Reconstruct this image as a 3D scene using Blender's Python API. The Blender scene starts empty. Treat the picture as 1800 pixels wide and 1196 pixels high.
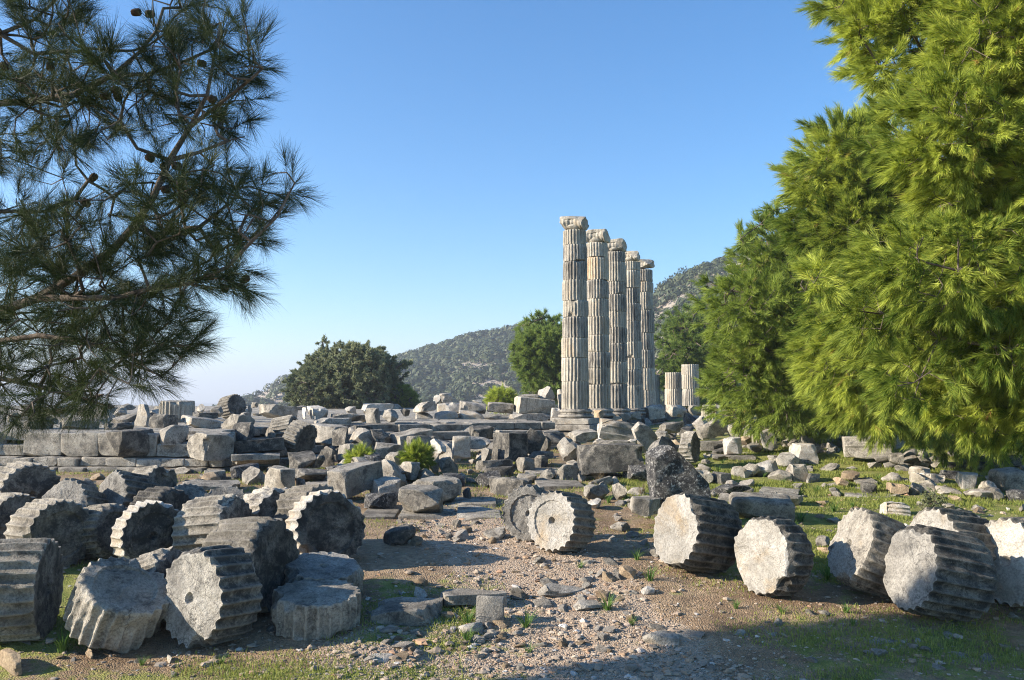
import bpy, math, random
import numpy as np
from mathutils import Matrix, Vector
R_ = math.radians
DENOISE = True
scene = bpy.context.scene
# ------------------------------------------------------------------ camera, sky, sun, exposure
EYE = 3.3
F = 1500.0                       # focal length in photo pixels (photo 1800 wide)
PITCH = math.atan(98 / 1500)
cam_d = bpy.data.cameras.new('camera'); cam = bpy.data.objects.new('camera', cam_d)
scene.collection.objects.link(cam); scene.camera = cam
cam_d.sensor_width = 36; cam_d.lens = 30; cam_d.clip_start = .1; cam_d.clip_end = 20000
cam.location = (0, 0, EYE); cam.rotation_euler = (math.pi / 2 + PITCH, 0, 0)
SUN_EL = R_(22.5); SUN_BACK = R_(9)          # sun stands to the left, a little behind the camera
to_sun = Vector((-math.cos(SUN_EL) * math.cos(SUN_BACK), -math.cos(SUN_EL) * math.sin(SUN_BACK), math.sin(SUN_EL)))
sd = bpy.data.lights.new('sun', 'SUN'); sd.energy = 5.0; sd.angle = R_(.5); sd.color = (1, .885, .73)
sun = bpy.data.objects.new('sun', sd); scene.collection.objects.link(sun)
sun.rotation_euler = to_sun.to_track_quat('Z', 'Y').to_euler()
w = bpy.data.worlds.new('World'); scene.world = w; w.use_nodes = True
nt = w.node_tree; nt.nodes.clear()
sky = nt.nodes.new('ShaderNodeTexSky'); sky.sky_type = 'NISHITA'; sky.sun_disc = False
sky.sun_elevation = SUN_EL; sky.sun_rotation = math.atan2(to_sun.x, to_sun.y)
sky.air_density = 1.0; sky.dust_density = .3; sky.ozone_density = 4.0; sky.altitude = 50
bg = nt.nodes.new('ShaderNodeBackground'); bg.inputs['Strength'].default_value = .102
wo = nt.nodes.new('ShaderNodeOutputWorld')
hs_ = nt.nodes.new('ShaderNodeHueSaturation'); hs_.inputs['Saturation'].default_value = 1.22
nt.links.new(sky.outputs[0], hs_.inputs['Color']); nt.links.new(hs_.outputs[0], bg.inputs[0]); nt.links.new(bg.outputs[0], wo.inputs[0])
scene.view_settings.view_transform = 'Standard'; scene.view_settings.look = 'None'
scene.view_settings.exposure = 1.26; scene.view_settings.gamma = 1
scene.cycles.filter_width = 1.1; scene.cycles.use_denoising = DENOISE; scene.cycles.denoising_prefilter = 'NONE'; scene.cycles.sample_clamp_indirect = 4; scene.cycles.max_bounces = 6; scene.cycles.volume_bounces = 0; scene.cycles.diffuse_bounces = 3
scene.cycles.transparent_max_bounces = 8; scene.cycles.transmission_bounces = 3; scene.cycles.glossy_bounces = 2

# ------------------------------------------------------------------ helpers
def smooth(t): t = np.clip(t, 0, 1); return t * t * (3 - 2 * t)
def _hash(ix, iy, iz, seed):
    h = (ix.astype(np.int64) * 374761393 + iy.astype(np.int64) * 668265263 + iz.astype(np.int64) * 2147483647 + seed * 1274126177) & 0xffffffff
    h = ((h ^ (h >> 13)) * 1274126177) & 0xffffffff
    h = (h ^ (h >> 16)) & 0xffffff
    return h / float(0xffffff) * 2 - 1
def vn(p, seed=0):
    p = np.asarray(p, float); i = np.floor(p); f = p - i; i = i.astype(np.int64); f = f * f * (3 - 2 * f)
    r = 0
    for dx in (0, 1):
        wx = f[:, 0] if dx else 1 - f[:, 0]
        for dy in (0, 1):
            wy = f[:, 1] if dy else 1 - f[:, 1]
            for dz in (0, 1):
                wz = f[:, 2] if dz else 1 - f[:, 2]
                r = r + wx * wy * wz * _hash(i[:, 0] + dx, i[:, 1] + dy, i[:, 2] + dz, seed)
    return r
def fbm(p, sc=1.0, octv=3, seed=0):
    p = np.asarray(p, float); r = 0; a = 1.0; t = 0
    for k in range(octv):
        r = r + a * vn(p * sc * 2 ** k + 17.3 * k, seed + k); t += a; a *= .5
    return r / t
def fbm2(x, y, sc, octv=3, seed=0):
    x = np.asarray(x, float); sh = x.shape
    return fbm(np.stack([x.ravel(), np.asarray(y, float).ravel(), np.zeros(x.size)], 1), sc, octv, seed).reshape(sh)
def mesh_np(name, v, faces, mat, smoothsh=False, sharp=None, mi=None, attrs=None):
    """faces: (n,k) array or list of such arrays"""
    if not isinstance(faces, list): faces = [faces]
    me = bpy.data.meshes.new(name)
    v = np.ascontiguousarray(v, dtype=np.float32)
    nl = sum(f.size for f in faces); nf = sum(len(f) for f in faces)
    me.vertices.add(len(v)); me.vertices.foreach_set('co', v.ravel())
    me.loops.add(nl); me.loops.foreach_set('vertex_index', np.concatenate([f.ravel() for f in faces]).astype(np.int32))
    st = []; o = 0
    for f in faces:
        st.append(np.arange(len(f), dtype=np.int32) * f.shape[1] + o); o += f.size
    me.polygons.add(nf); me.polygons.foreach_set('loop_start', np.concatenate(st).astype(np.int32))
    if mi is not None: me.polygons.foreach_set('material_index', np.asarray(mi, dtype=np.int32))
    me.polygons.foreach_set('use_smooth', np.full(nf, bool(smoothsh)))
    me.update(calc_edges=True); me.validate()
    for m in (mat if isinstance(mat, (list, tuple)) else [mat]): me.materials.append(m)
    if attrs:
        for k, a in attrs.items():
            at_ = me.attributes.new(k, 'FLOAT', 'POINT'); at_.data.foreach_set('value', np.asarray(a, dtype=np.float32))
    if sharp: me.set_sharp_from_angle(angle=R_(sharp))
    return me
C = scene.collection.objects
def link(name, me, parent=None, loc=None, rot=None):
    o = bpy.data.objects.new(name, me); C.link(o)
    if parent is not None: o.parent = parent
    if loc is not None: o.location = loc
    if rot is not None: o.rotation_euler = rot
    return o
def tag(o, label=None, cat=None, group=None, kind=None):
    if label: o['label'] = label
    if cat: o['category'] = cat
    if group: o['group'] = group
    if kind: o['kind'] = kind
    return o
def empty(name, loc, label, cat, group=None):
    o = bpy.data.objects.new(name, None); C.link(o); o.location = loc; o.empty_display_size = .2
    return tag(o, label, cat, group)
def ray(px, py):
    cx, cy = (px - 900) / F, (598 - py) / F
    return Vector((cx, math.cos(PITCH) - cy * math.sin(PITCH), math.sin(PITCH) + cy * math.cos(PITCH)))
def at(px, py, D):
    d = ray(px, py); t = D / d.y
    return Vector((d.x * t, D, EYE + d.z * t))

# ------------------------------------------------------------------ ground shape
GY = [-40, 0, 9, 11, 15, 20, 25, 30, 36, 45, 72, 95, 150, 400, 6000]
GZ = [-.6, -.3, -.1, .05, .55, .74, .9, .95, 1.2, 1.5, 1.6, 1.0, -8, -38, -45]
PTOP = 2.15
_p = lambda px, D: ((px - 900) / F * D, D)
FRONT = [(-40, 28.5), _p(-250, 28), _p(402, 27.3), _p(425, 30), _p(560, 34), _p(975, 37.5)]
PLAT = FRONT + [_p(975, 41), (2.0 + 14, 41 + 38), (-60, 110), (-60, 28.5)]
def in_poly(x, y, poly):
    x = np.asarray(x, float); y = np.asarray(y, float); c = np.zeros(x.shape, bool); j = len(poly) - 1
    for i in range(len(poly)):
        xi, yi = poly[i]; xj, yj = poly[j]
        if yi != yj:
            c ^= ((yi > y) != (yj > y)) & (x < (xj - xi) * (y - yi) / (yj - yi) + xi)
        j = i
    return c
def G(x, y):
    x = np.asarray(x, float); y = np.asarray(y, float)
    z = np.interp(y, GY, GZ)
    far = smooth((y - 100) / 200)
    near = smooth((60 - y) / 40)
    z = z + near * (.10 * fbm2(x, y, .45, 3, 5) + .03 * fbm2(x, y, 2.2, 2, 9)) + (1 - near) * 3 * far * fbm2(x, y, .006, 3, 2)
    z = z + .9 * smooth((x - 9) / 10) * smooth((y - 24) / 10) * (1 - far)
    z = z + .35 * smooth((x - 5) / 5) * smooth((y - 27) / 3) * (1 - smooth((y - 34) / 6))
    return z
def surf(x, y):
    if in_poly(x, y, PLAT): return PTOP
    return float(G(x, y))
_HY = np.concatenate([np.arange(8, 60, .06), np.arange(60, 130, .5)])
def hit(px, py, z=0):
    d = ray(px, py); x = d.x / d.y * _HY; zr = EYE + d.z / d.y * _HY
    s = np.where(in_poly(x, _HY, PLAT), PTOP, G(x, _HY)); k = np.where(zr <= s + z)[0]
    return at(px, py, float(_HY[k[0]])) if len(k) else at(px, py, 60)

# ------------------------------------------------------------------ materials
def newmat(name):
    m = bpy.data.materials.new(name); m.use_nodes = True; t = m.node_tree
    b = t.nodes['Principled BSDF']; b.inputs['Roughness'].default_value = .9
    b.inputs['Specular IOR Level'].default_value = .2
    return m, t, b
def N(t, kind, **kw):
    n = t.nodes.new(kind)
    for k, v in kw.items():
        if k in n.inputs: n.inputs[k].default_value = v
        else: setattr(n, k, v)
    return n
def ramp(t, src, stops):
    r = t.nodes.new('ShaderNodeValToRGB'); e = r.color_ramp.elements
    while len(e) < len(stops): e.new(.5)
    for s, (p, c) in zip(e, stops):
        s.position = p; s.color = (c, c, c, 1) if not isinstance(c, tuple) else (*c, 1)
    t.links.new(src, r.inputs[0]); return r.outputs[0]
def mix(t, fac, a, b, blend='MIX'):
    n = t.nodes.new('ShaderNodeMix'); n.data_type = 'RGBA'; n.blend_type = blend
    for i, s in ((0, fac), (6, a), (7, b)):
        if hasattr(s, 'links'): t.links.new(s, n.inputs[i])
        elif i == 0: n.inputs[0].default_value = s
        else: n.inputs[i].default_value = (*s, 1)
    return n.outputs[2]
def noise(t, vec, scale, detail=5, rough=.6, dist=0):
    n = N(t, 'ShaderNodeTexNoise', Scale=scale, Detail=detail, Roughness=rough, Distortion=dist)
    if vec is not None: t.links.new(vec, n.inputs['Vector'])
    return n.outputs[0]
def objcoord(t, stretch=None):
    tc = t.nodes.new('ShaderNodeTexCoord'); oi = t.nodes.new('ShaderNodeObjectInfo')
    ml = N(t, 'ShaderNodeMath', operation='MULTIPLY'); t.links.new(oi.outputs['Random'], ml.inputs[0]); ml.inputs[1].default_value = 71.3
    ad = N(t, 'ShaderNodeVectorMath', operation='ADD')
    t.links.new(tc.outputs['Object'], ad.inputs[0]); t.links.new(ml.outputs[0], ad.inputs[1])
    out = ad.outputs[0]
    if stretch:
        mp = t.nodes.new('ShaderNodeMapping'); mp.inputs['Scale'].default_value = stretch
        t.links.new(out, mp.inputs['Vector']); return out, oi.outputs['Random'], mp.outputs[0]
    return out, oi.outputs['Random'], out
def stone(name, mid, light, dark, darkamt=.5, stain=None, stainamt=.35, spots=.5, bump=.9, scale=1.0, streak=None, vein=False, tone=(.74, 1.16)):
    """weathered marble: mottled grey, dark crust, pale lichen spots, warm stains, edges lightened for wear and for sunlight"""
    m, t, b = newmat(name)
    v, rnd, vs = objcoord(t, streak)
    n1 = noise(t, vs, 2.1 * scale, 8, .7)
    col = mix(t, ramp(t, n1, [(.38, 0.0), (.60, 1.0)]), mid, light)
    if vein:
        nv = noise(t, v, 1.9 * scale, 6, .6, 1.2)
        col = mix(t, ramp(t, nv, [(.465, 0.), (.5, .55), (.53, 0.)]), col, tuple(c * .7 for c in mid))
    if stain:
        n3 = noise(t, vs, 1.3 * scale, 5, .65, .4)
        col = mix(t, ramp(t, n3, [(1 - stainamt - .12, 0.0), (1 - stainamt + .06, .85)]), col, stain)
    n2 = noise(t, vs, 2.8 * scale, 11, .78, .3)
    col = mix(t, ramp(t, n2, [(1 - darkamt - .05, 0.0), (1 - darkamt + .07, .92)]), col, dark)
    n5 = noise(t, v, 30 * scale, 5, .75)
    col = mix(t, ramp(t, n5, [(.36, .6), (.56, 0.0)]), col, dark)
    n4 = noise(t, v, 11 * scale, 6, .8)
    col = mix(t, ramp(t, n4, [(.66 - .05 * spots, 0.0), (.71 - .05 * spots, .85 * min(1, spots * 1.4))]), col, tuple(min(.7, c * 1.35 + .08) for c in light))
    big = noise(t, v, .9 * scale, 3, .6)
    col = mix(t, 1.0, col, ramp(t, big, [(.3, .68), (.5, .96), (.68, 1.0)]), 'MULTIPLY')
    dv = N(t, 'ShaderNodeVectorMath', operation='ADD'); nz = N(t, 'ShaderNodeTexNoise', Scale=2.6 * scale, Detail=5); t.links.new(v, nz.inputs['Vector'])
    t.links.new(v, dv.inputs[0]); t.links.new(nz.outputs['Color'], dv.inputs[1])
    ck = N(t, 'ShaderNodeTexVoronoi', Scale=1.5 * scale, feature='DISTANCE_TO_EDGE'); t.links.new(dv.outputs[0], ck.inputs['Vector'])
    cm_ = N(t, 'ShaderNodeMath', operation='MULTIPLY'); t.links.new(ramp(t, ck.outputs['Distance'], [(.0, .9), (.018, 0.)]), cm_.inputs[0]); t.links.new(ramp(t, big, [(.44, 0.), (.54, 1.)]), cm_.inputs[1])
    col = mix(t, cm_.outputs[0], col, dark)
    geo = t.nodes.new('ShaderNodeNewGeometry')
    col = mix(t, ramp(t, geo.outputs['Pointiness'], [(.52, 0.), (.60, .55)]), col, tuple(c * 1.1 for c in light))  # paler convex edges: wear, plus sunlit edges put into the colour
    br = N(t, 'ShaderNodeMapRange'); t.links.new(rnd, br.inputs[0]); br.inputs[3].default_value = tone[0]; br.inputs[4].default_value = tone[1]
    hs = N(t, 'ShaderNodeHueSaturation'); t.links.new(br.outputs[0], hs.inputs['Value']); t.links.new(col, hs.inputs['Color'])
    t.links.new(hs.outputs[0], b.inputs['Base Color'])
    bn = N(t, 'ShaderNodeBump', Strength=bump, Distance=.035)
    h = N(t, 'ShaderNodeMath', operation='ADD'); t.links.new(noise(t, v, 9 * scale, 9, .75), h.inputs[0])
    t.links.new(noise(t, v, 45 * scale, 4, .7), h.inputs[1]); t.links.new(h.outputs[0], bn.inputs['Height'])
    t.links.new(bn.outputs[0], b.inputs['Normal'])
    return m
M = {}
M['grey'] = stone('grey_marble', (.26, .232, .19), (.49, .45, .38), (.085, .08, .072), .45, (.36, .27, .16), .22)
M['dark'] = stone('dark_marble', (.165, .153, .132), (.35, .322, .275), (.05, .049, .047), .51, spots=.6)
M['pale'] = stone('pale_marble', (.34, .31, .26), (.56, .52, .45), (.11, .10, .09), .44, (.46, .34, .21), .30)
M['white'] = stone('white_marble', (.50, .47, .415), (.67, .64, .585), (.22, .205, .18), .37, (.50, .38, .24), .38, spots=.1, vein=True)
M['face'] = stone('broken_drum_face', (.42, .39, .345), (.60, .565, .505), (.15, .145, .14), .42, (.50, .39, .25), .30, spots=.2)
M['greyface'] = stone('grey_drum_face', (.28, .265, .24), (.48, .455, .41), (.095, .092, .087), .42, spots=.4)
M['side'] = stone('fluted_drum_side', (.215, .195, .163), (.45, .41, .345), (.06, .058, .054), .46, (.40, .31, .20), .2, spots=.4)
M['tan'] = stone('tan_stone', (.33, .235, .15), (.50, .39, .26), (.14, .11, .085), .40)
M['chip'] = stone('marble_chip', (.36, .32, .27), (.58, .54, .48), (.17, .145, .12), .38, (.42, .28, .18), .30, scale=2.5)
M['speck'] = stone('lichen_stone', (.14, .137, .13), (.30, .29, .27), (.032, .032, .034), .56, spots=2.2, scale=1.3)
M['col'] = stone('column_marble', (.37, .33, .265), (.58, .53, .44), (.13, .122, .11), .44, (.54, .37, .19), .33, spots=.1, tone=(.9, 1.08), streak=(1.8, 1.8, .28))
M['coldark'] = stone('column_marble_grey', (.345, .31, .26), (.56, .515, .44), (.09, .085, .08), .49, (.50, .34, .17), .26, spots=.1, tone=(.86, 1.04), streak=(1.8, 1.8, .28))

M['orange'] = stone('orange_stained_marble', (.40, .34, .26), (.60, .54, .43), (.15, .13, .11), .38, (.54, .33, .15), .46, spots=.1, streak=(1.8, 1.8, .28))
def leafmat(name, c1, c2, trans=.35, vary=True, dead=None):
    m, t, b = newmat(name)
    at_ = t.nodes.new('ShaderNodeAttribute'); at_.attribute_name = 'v'
    st = [(0, c1), (1, c2)] if not dead else [(0, c1), (.93, c2), (.97, dead)]
    col = ramp(t, at_.outputs['Fac'], st)
    t.links.new(col, b.inputs['Base Color']); b.inputs['Roughness'].default_value = .55
    b.inputs['Specular IOR Level'].default_value = .25
    tr = t.nodes.new('ShaderNodeBsdfTranslucent'); t.links.new(col, tr.inputs[0])
    mx = t.nodes.new('ShaderNodeMixShader'); mx.inputs[0].default_value = trans
    t.links.new(b.outputs[0], mx.inputs[1]); t.links.new(tr.outputs[0], mx.inputs[2])
    t.links.new(mx.outputs[0], t.nodes['Material Output'].inputs[0])
    return m
M['needle_sun'] = leafmat('pine_needles', (.08, .145, .018), (.54, .60, .10), .34, dead=(.42, .26, .09))
M['needle_mid'] = leafmat('mid_pine_needles', (.08, .14, .02), (.36, .44, .08), .32, dead=(.34, .24, .09))
M['needle_near'] = leafmat('near_pine_needles', (.02, .034, .017), (.075, .10, .03), .25)  # darkened so the bough's own shade sits in the needle colour
M['needle_far'] = leafmat('far_pine_needles', (.10, .16, .035), (.28, .36, .08), .38)
M['oakleaf'] = leafmat('oak_leaves', (.12, .145, .07), (.34, .36, .20), .28)
M['scrub'] = leafmat('scrub_leaves', (.03, .045, .02), (.085, .105, .045), .15)
M['blade'] = leafmat('grass_blades', (.11, .17, .03), (.34, .36, .09), .4)
M['tuft'] = leafmat('asphodel_leaves', (.07, .15, .03), (.16, .26, .06), .35)
M['dryleaf'] = leafmat('dry_twigs', (.15, .11, .07), (.30, .24, .13), .2)
def bark():
    m, t, b = newmat('pine_bark'); v, rnd, vs = objcoord(t)
    col = mix(t, ramp(t, noise(t, v, 14, 6, .7), [(.35, 0.), (.65, 1.)]), (.06, .048, .04), (.20, .16, .13))
    t.links.new(col, b.inputs['Base Color'])
    bn = N(t, 'ShaderNodeBump', Strength=.7, Distance=.02); t.links.new(noise(t, v, 25, 6, .7), bn.inputs['Height']); t.links.new(bn.outputs[0], b.inputs['Normal'])
    return m
M['bark'] = bark()
def conemat():
    m, t, b = newmat('pine_cone'); v, rnd, vs = objcoord(t)
    t.links.new(mix(t, noise(t, v, 60, 3), (.03, .02, .015), (.10, .065, .045)), b.inputs['Base Color']); return m
M['cone'] = conemat()
def groundmat():
    m, t, b = newmat('ground_soil')
    tc = t.nodes.new('ShaderNodeTexCoord'); v = tc.outputs['Object']
    def attr(n):
        a = t.nodes.new('ShaderNodeAttribute'); a.attribute_name = n; return a.outputs['Fac']
    soil = mix(t, ramp(t, noise(t, v, .9, 6), [(.35, 0.), (.65, 1.)]), (.22, .145, .085), (.42, .31, .20))
    soil = mix(t, ramp(t, noise(t, v, 9, 5, .7), [(.4, 0.), (.62, .6)]), soil, (.12, .085, .055))
    vo = N(t, 'ShaderNodeTexVoronoi', Scale=42); t.links.new(v, vo.inputs['Vector'])
    peb = ramp(t, vo.outputs['Color'], [(0, (.30, .23, .18)), (.35, (.40, .31, .225)), (.6, (.35, .25, .17)), (.8, (.50, .42, .33)), (1, (.27, .21, .16))])
    edge = ramp(t, vo.outputs['Distance'], [(.3, 0.), (.75, .75)])
    grav = mix(t, edge, peb, (.42, .325, .235))
    moss = mix(t, ramp(t, noise(t, v, 3.5, 7, .7), [(.38, 0.), (.62, 1.)]), (.16, .19, .04), (.33, .31, .10))
    moss = mix(t, ramp(t, noise(t, v, 14, 5, .7), [(.45, 0.), (.65, .7)]), moss, (.09, .115, .025))
    nb = noise(t, v, 2.2, 8, .75)
    def masked(att, lo, hi):
        s = N(t, 'ShaderNodeMath', operation='ADD'); t.links.new(attr(att), s.inputs[0]); t.links.new(nb, s.inputs[1])
        return ramp(t, s.outputs[0], [(lo, 0.), (hi, 1.)])
    # masks are 0..1 in half steps so that sum stays inside 0..1
    c1 = mix(t, masked('grav', .62, .74), soil, grav)
    c2 = mix(t, masked('green', .60, .72), c1, moss)
    t.links.new(c2, b.inputs['Base Color'])
    bn = N(t, 'ShaderNodeBump', Strength=.8, Distance=.03)
    h = N(t, 'ShaderNodeMath', operation='SUBTRACT'); t.links.new(noise(t, v, 12, 8, .75), h.inputs[0]); t.links.new(vo.outputs['Distance'], h.inputs[1])
    t.links.new(h.outputs[0], bn.inputs['Height']); t.links.new(bn.outputs[0], b.inputs['Normal'])
    return m
M['ground'] = groundmat()
def hillmat():
    m, t, b = newmat('hill_slope'); tc = t.nodes.new('ShaderNodeTexCoord'); v = tc.outputs['Object']
    a = t.nodes.new('ShaderNodeAttribute'); a.attribute_name = 'rock'
    rock = mix(t, ramp(t, noise(t, v, .09, 8, .7), [(.35, 0.), (.65, 1.)]), (.27, .22, .17), (.50, .45, .38))
    gr = mix(t, ramp(t, noise(t, v, .12, 8, .75), [(.4, 0.), (.6, 1.)]), (.045, .06, .02), (.15, .14, .07))
    s = N(t, 'ShaderNodeMath', operation='ADD'); t.links.new(a.outputs['Fac'], s.inputs[0]); t.links.new(noise(t, v, .05, 8, .75), s.inputs[1])
    t.links.new(mix(t, ramp(t, s.outputs[0], [(.62, 0.), (.7, 1.)]), gr, rock), b.inputs['Base Color'])
    bn = N(t, 'ShaderNodeBump', Strength=1, Distance=2.5); t.links.new(noise(t, v, .14, 8, .75), bn.inputs['Height']); t.links.new(bn.outputs[0], b.inputs['Normal'])
    return m
M['hill'] = hillmat()
# ------------------------------------------------------------------ ground sheet
def path_mask(x, y):
    # gravel path from the bottom of the view towards the temple, plus the chips left of it
    cx = np.interp(y, [8, 11, 13, 15, 17, 20], [1.6, 1.2, .6, .2, -.9, -1.8]); wd = np.interp(y, [8, 11, 13, 15, 17, 20], [1.5, 1.5, 1.7, 1.6, 1.5, 1.0])
    m = smooth(1.25 - np.abs(x - cx) / wd) * smooth((21 - y) / 3)
    m = np.maximum(m, .62 * smooth((2.5 - np.abs(x + .7)) / 1.5) * smooth((13 - y) / 1.5))
    return m
def green_mask(x, y):
    g = .62 * smooth((x - 1.8) / 2.5) * smooth((y - 12.5) / 2.5) * smooth((40 - y) / 6)
    g = np.maximum(g, .40 * smooth((x - 4.5) / 2) * smooth((y - 17) / 3) * smooth((34 - y) / 4))
    g = np.maximum(g, .95 * smooth((1.2 - np.hypot((x + 6.6) / 1.6, (y - 12.6) / 1.9)) / .5))
    g = np.maximum(g, .36 * smooth((x - 2.2) / 2) * smooth((13 - y) / 2))
    g = np.maximum(g, .38 * smooth((-x + 1.5) / 2) * smooth((11.2 - y) / 1))
    g = np.maximum(g, .42 * smooth((x + 2.6) / .8) * smooth((.4 - x) / 1) * smooth((14.2 - y) / 1) * smooth((y - 10.7) / .7))
    g = np.maximum(g, .30 * smooth((y - 17) / 3) * smooth((x - 2.5) / 2) + .14 * smooth((y - 16) / 3))
    return g
def build_ground():
    def axis(lo, hi, fine, core_lo, core_hi, grow):
        a = list(np.arange(core_lo, core_hi, fine)); s = fine; x = core_hi
        while x < hi: a.append(x); s *= grow; x += s
        a.append(hi); s = fine; x = core_lo - fine; b = []
        while x > lo: b.append(x); s *= grow; x -= s
        b.append(lo)
        return np.array(sorted(b) + a)
    xs = axis(-5500, 5500, .1, -10, 12, 1.09); ys = axis(-40, 6000, .1, 8, 30, 1.06)
    X, Y = np.meshgrid(xs, ys, indexing='ij'); Z = G(X, Y)
    nearm = smooth((34 - Y) / 10)
    pm, gm = path_mask(X, Y), green_mask(X, Y)
    Z = Z + nearm * .022 * fbm2(X, Y, 5, 3, 31) * (Y > 0)
    # foundations: keep the soil under the stone floor
    v = np.stack([X.ravel(), Y.ravel(), Z.ravel()], 1)
    nx, ny = X.shape; i = np.arange(nx * ny).reshape(nx, ny)
    f = np.stack([i[:-1, :-1].ravel(), i[1:, :-1].ravel(), i[1:, 1:].ravel(), i[:-1, 1:].ravel()], 1)
    gm = np.where(Y > 60, .3, gm)
    me = mesh_np('ground', v, f, M['ground'], True, attrs={'grav': (pm * .5).ravel(), 'green': (gm * .5).ravel()})
    tag(link('ground', me), 'dry earth with gravel and patches of short green grass', kind='structure')
build_ground()

# ------------------------------------------------------------------ stone blocks
_cube = {}
def cube_grid(n):
    if n in _cube: return _cube[n]
    s = np.linspace(-1, 1, n + 1); s = np.sign(s) * (1 - (1 - np.abs(s)) ** 1.45)
    V = []; Fc = []; o = 0
    A, B = np.meshgrid(s, s, indexing='ij')
    idx = np.arange((n + 1) ** 2).reshape(n + 1, n + 1)
    q = np.stack([idx[:-1, :-1].ravel(), idx[1:, :-1].ravel(), idx[1:, 1:].ravel(), idx[:-1, 1:].ravel()], 1)
    for ax in range(3):
        for sg in (-1, 1):
            P = np.zeros(((n + 1) ** 2, 3)); P[:, ax] = sg; P[:, (ax + 1) % 3] = A.ravel(); P[:, (ax + 2) % 3] = B.ravel()
            V.append(P); Fc.append((q if sg > 0 else q[:, ::-1]) + o); o += len(P)
    V = np.concatenate(V); Fc = np.concatenate(Fc)
    u, first, inv = np.unique(np.round(V, 5), axis=0, return_index=True, return_inverse=True)
    _cube[n] = (u, inv.ravel()[Fc]); return _cube[n]
def rounded(half, n, r):
    v, f = cube_grid(n); h = np.array(half); p = v * h
    inn = np.clip(p, -(h - r), h - r); d = p - inn; L = np.linalg.norm(d, axis=1, keepdims=True)
    return np.where(L > 1e-9, inn + r * d / np.maximum(L, 1e-9), p), f
def cut(p, rng, half, n, depth):
    """break corners and edges off along random planes"""
    h = np.array(half)
    for k in range(n):
        s = np.array([rng.choice((-1, 0, 1)) for _ in range(3)], float)
        if np.abs(s).sum() < 2: s = np.array([rng.choice((-1, 1)) for _ in range(3)], float)
        nn = s / h * h.mean() + np.array([rng.uniform(-.7, .7) for _ in range(3)]); nn /= np.linalg.norm(nn)
        e = (np.abs(nn) * h).sum() * (1 - rng.uniform(.3, 1) * depth)
        t = p @ nn - e; p = p - np.maximum(t, 0)[:, None] * nn
    return p
def bite(p, c, g, rho, seed):
    """break a rounded hollow out of the stone round the point c; g points into the stone"""
    g = np.array(g, float); g /= np.linalg.norm(g); d = p - np.array(c); al = d @ g; pe = ((d - al[:, None] * g) ** 2).sum(1)
    r = rho * (1 + .35 * fbm(p + seed, 5 / max(.3, rho * 4), 2, 12)); h = np.sqrt(np.maximum(r * r - pe, 0)) * .7
    t = np.where((pe < r * r) & (al < h), h - al, 0); return p + t[:, None] * g
def block_geo(W, T, H, seed, chips=5, rough=.02, r=.03, n=None, depth=.28):
    rng = random.Random(seed)
    m = max(W, T, H); n = n or int(min(22, max(10, m * 12)))
    half = (W / 2, T / 2, H / 2); r = min(r, min(half) * .5)
    p, f = rounded(half, n, r); p = cut(p, rng, half, chips, depth)
    for k in range(rng.randint(1, 3) if m > .5 and chips > 5 else 0):
        s = np.array([rng.choice((-1, 1)), rng.choice((-1, -1, 1)), rng.choice((-1, 1, 1))], float); s[rng.randint(0, 2)] *= rng.uniform(-.6, .9)
        cc = s * half; p = bite(p, cc, -cc / np.array(half) + .001, rng.uniform(.18, .42) * sorted(half)[1] * 1.3, seed + k)
    q = p + seed * 3.1
    d = np.stack([fbm(q, 3.2, 3, 3), fbm(q, 3.2, 3, 7), fbm(q, 3.2, 3, 11)], 1)
    c = np.stack([fbm(q, 1.1, 2, 5), fbm(q, 1.1, 2, 6), fbm(q, 1.1, 2, 8)], 1)
    return p + d * rough * .8 + c * rough * 1.0, f
def rock_geo(seed, n=12, cuts=17, rough=.035):
    rng = random.Random(seed); v, f = cube_grid(n)
    p = v / np.linalg.norm(v, axis=1, keepdims=True) ** .6
    for k in range(cuts):
        nn = np.array([rng.gauss(0, 1) for _ in range(3)]); nn /= np.linalg.norm(nn); e = rng.uniform(.48, .86)
        p = p - np.maximum(p @ nn - e, 0)[:, None] * nn
    q = p + seed * 5.7
    p = p + np.stack([fbm(q, 2.5, 3, 3), fbm(q, 2.5, 3, 7), fbm(q, 2.5, 3, 11)], 1) * rough * 2
    p -= (p.max(0) + p.min(0)) / 2; p /= np.ptp(p, axis=0) / 2
    return p, f
KIND = {'b': 'fallen_block', 's': 'stone_slab', 'r': 'broken_rock', 'c': 'carved_fragment'}
CAT = {'b': 'stone block', 's': 'stone slab', 'r': 'rock', 'c': 'carved stone'}
_seed = [100]
PLACED = []
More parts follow.
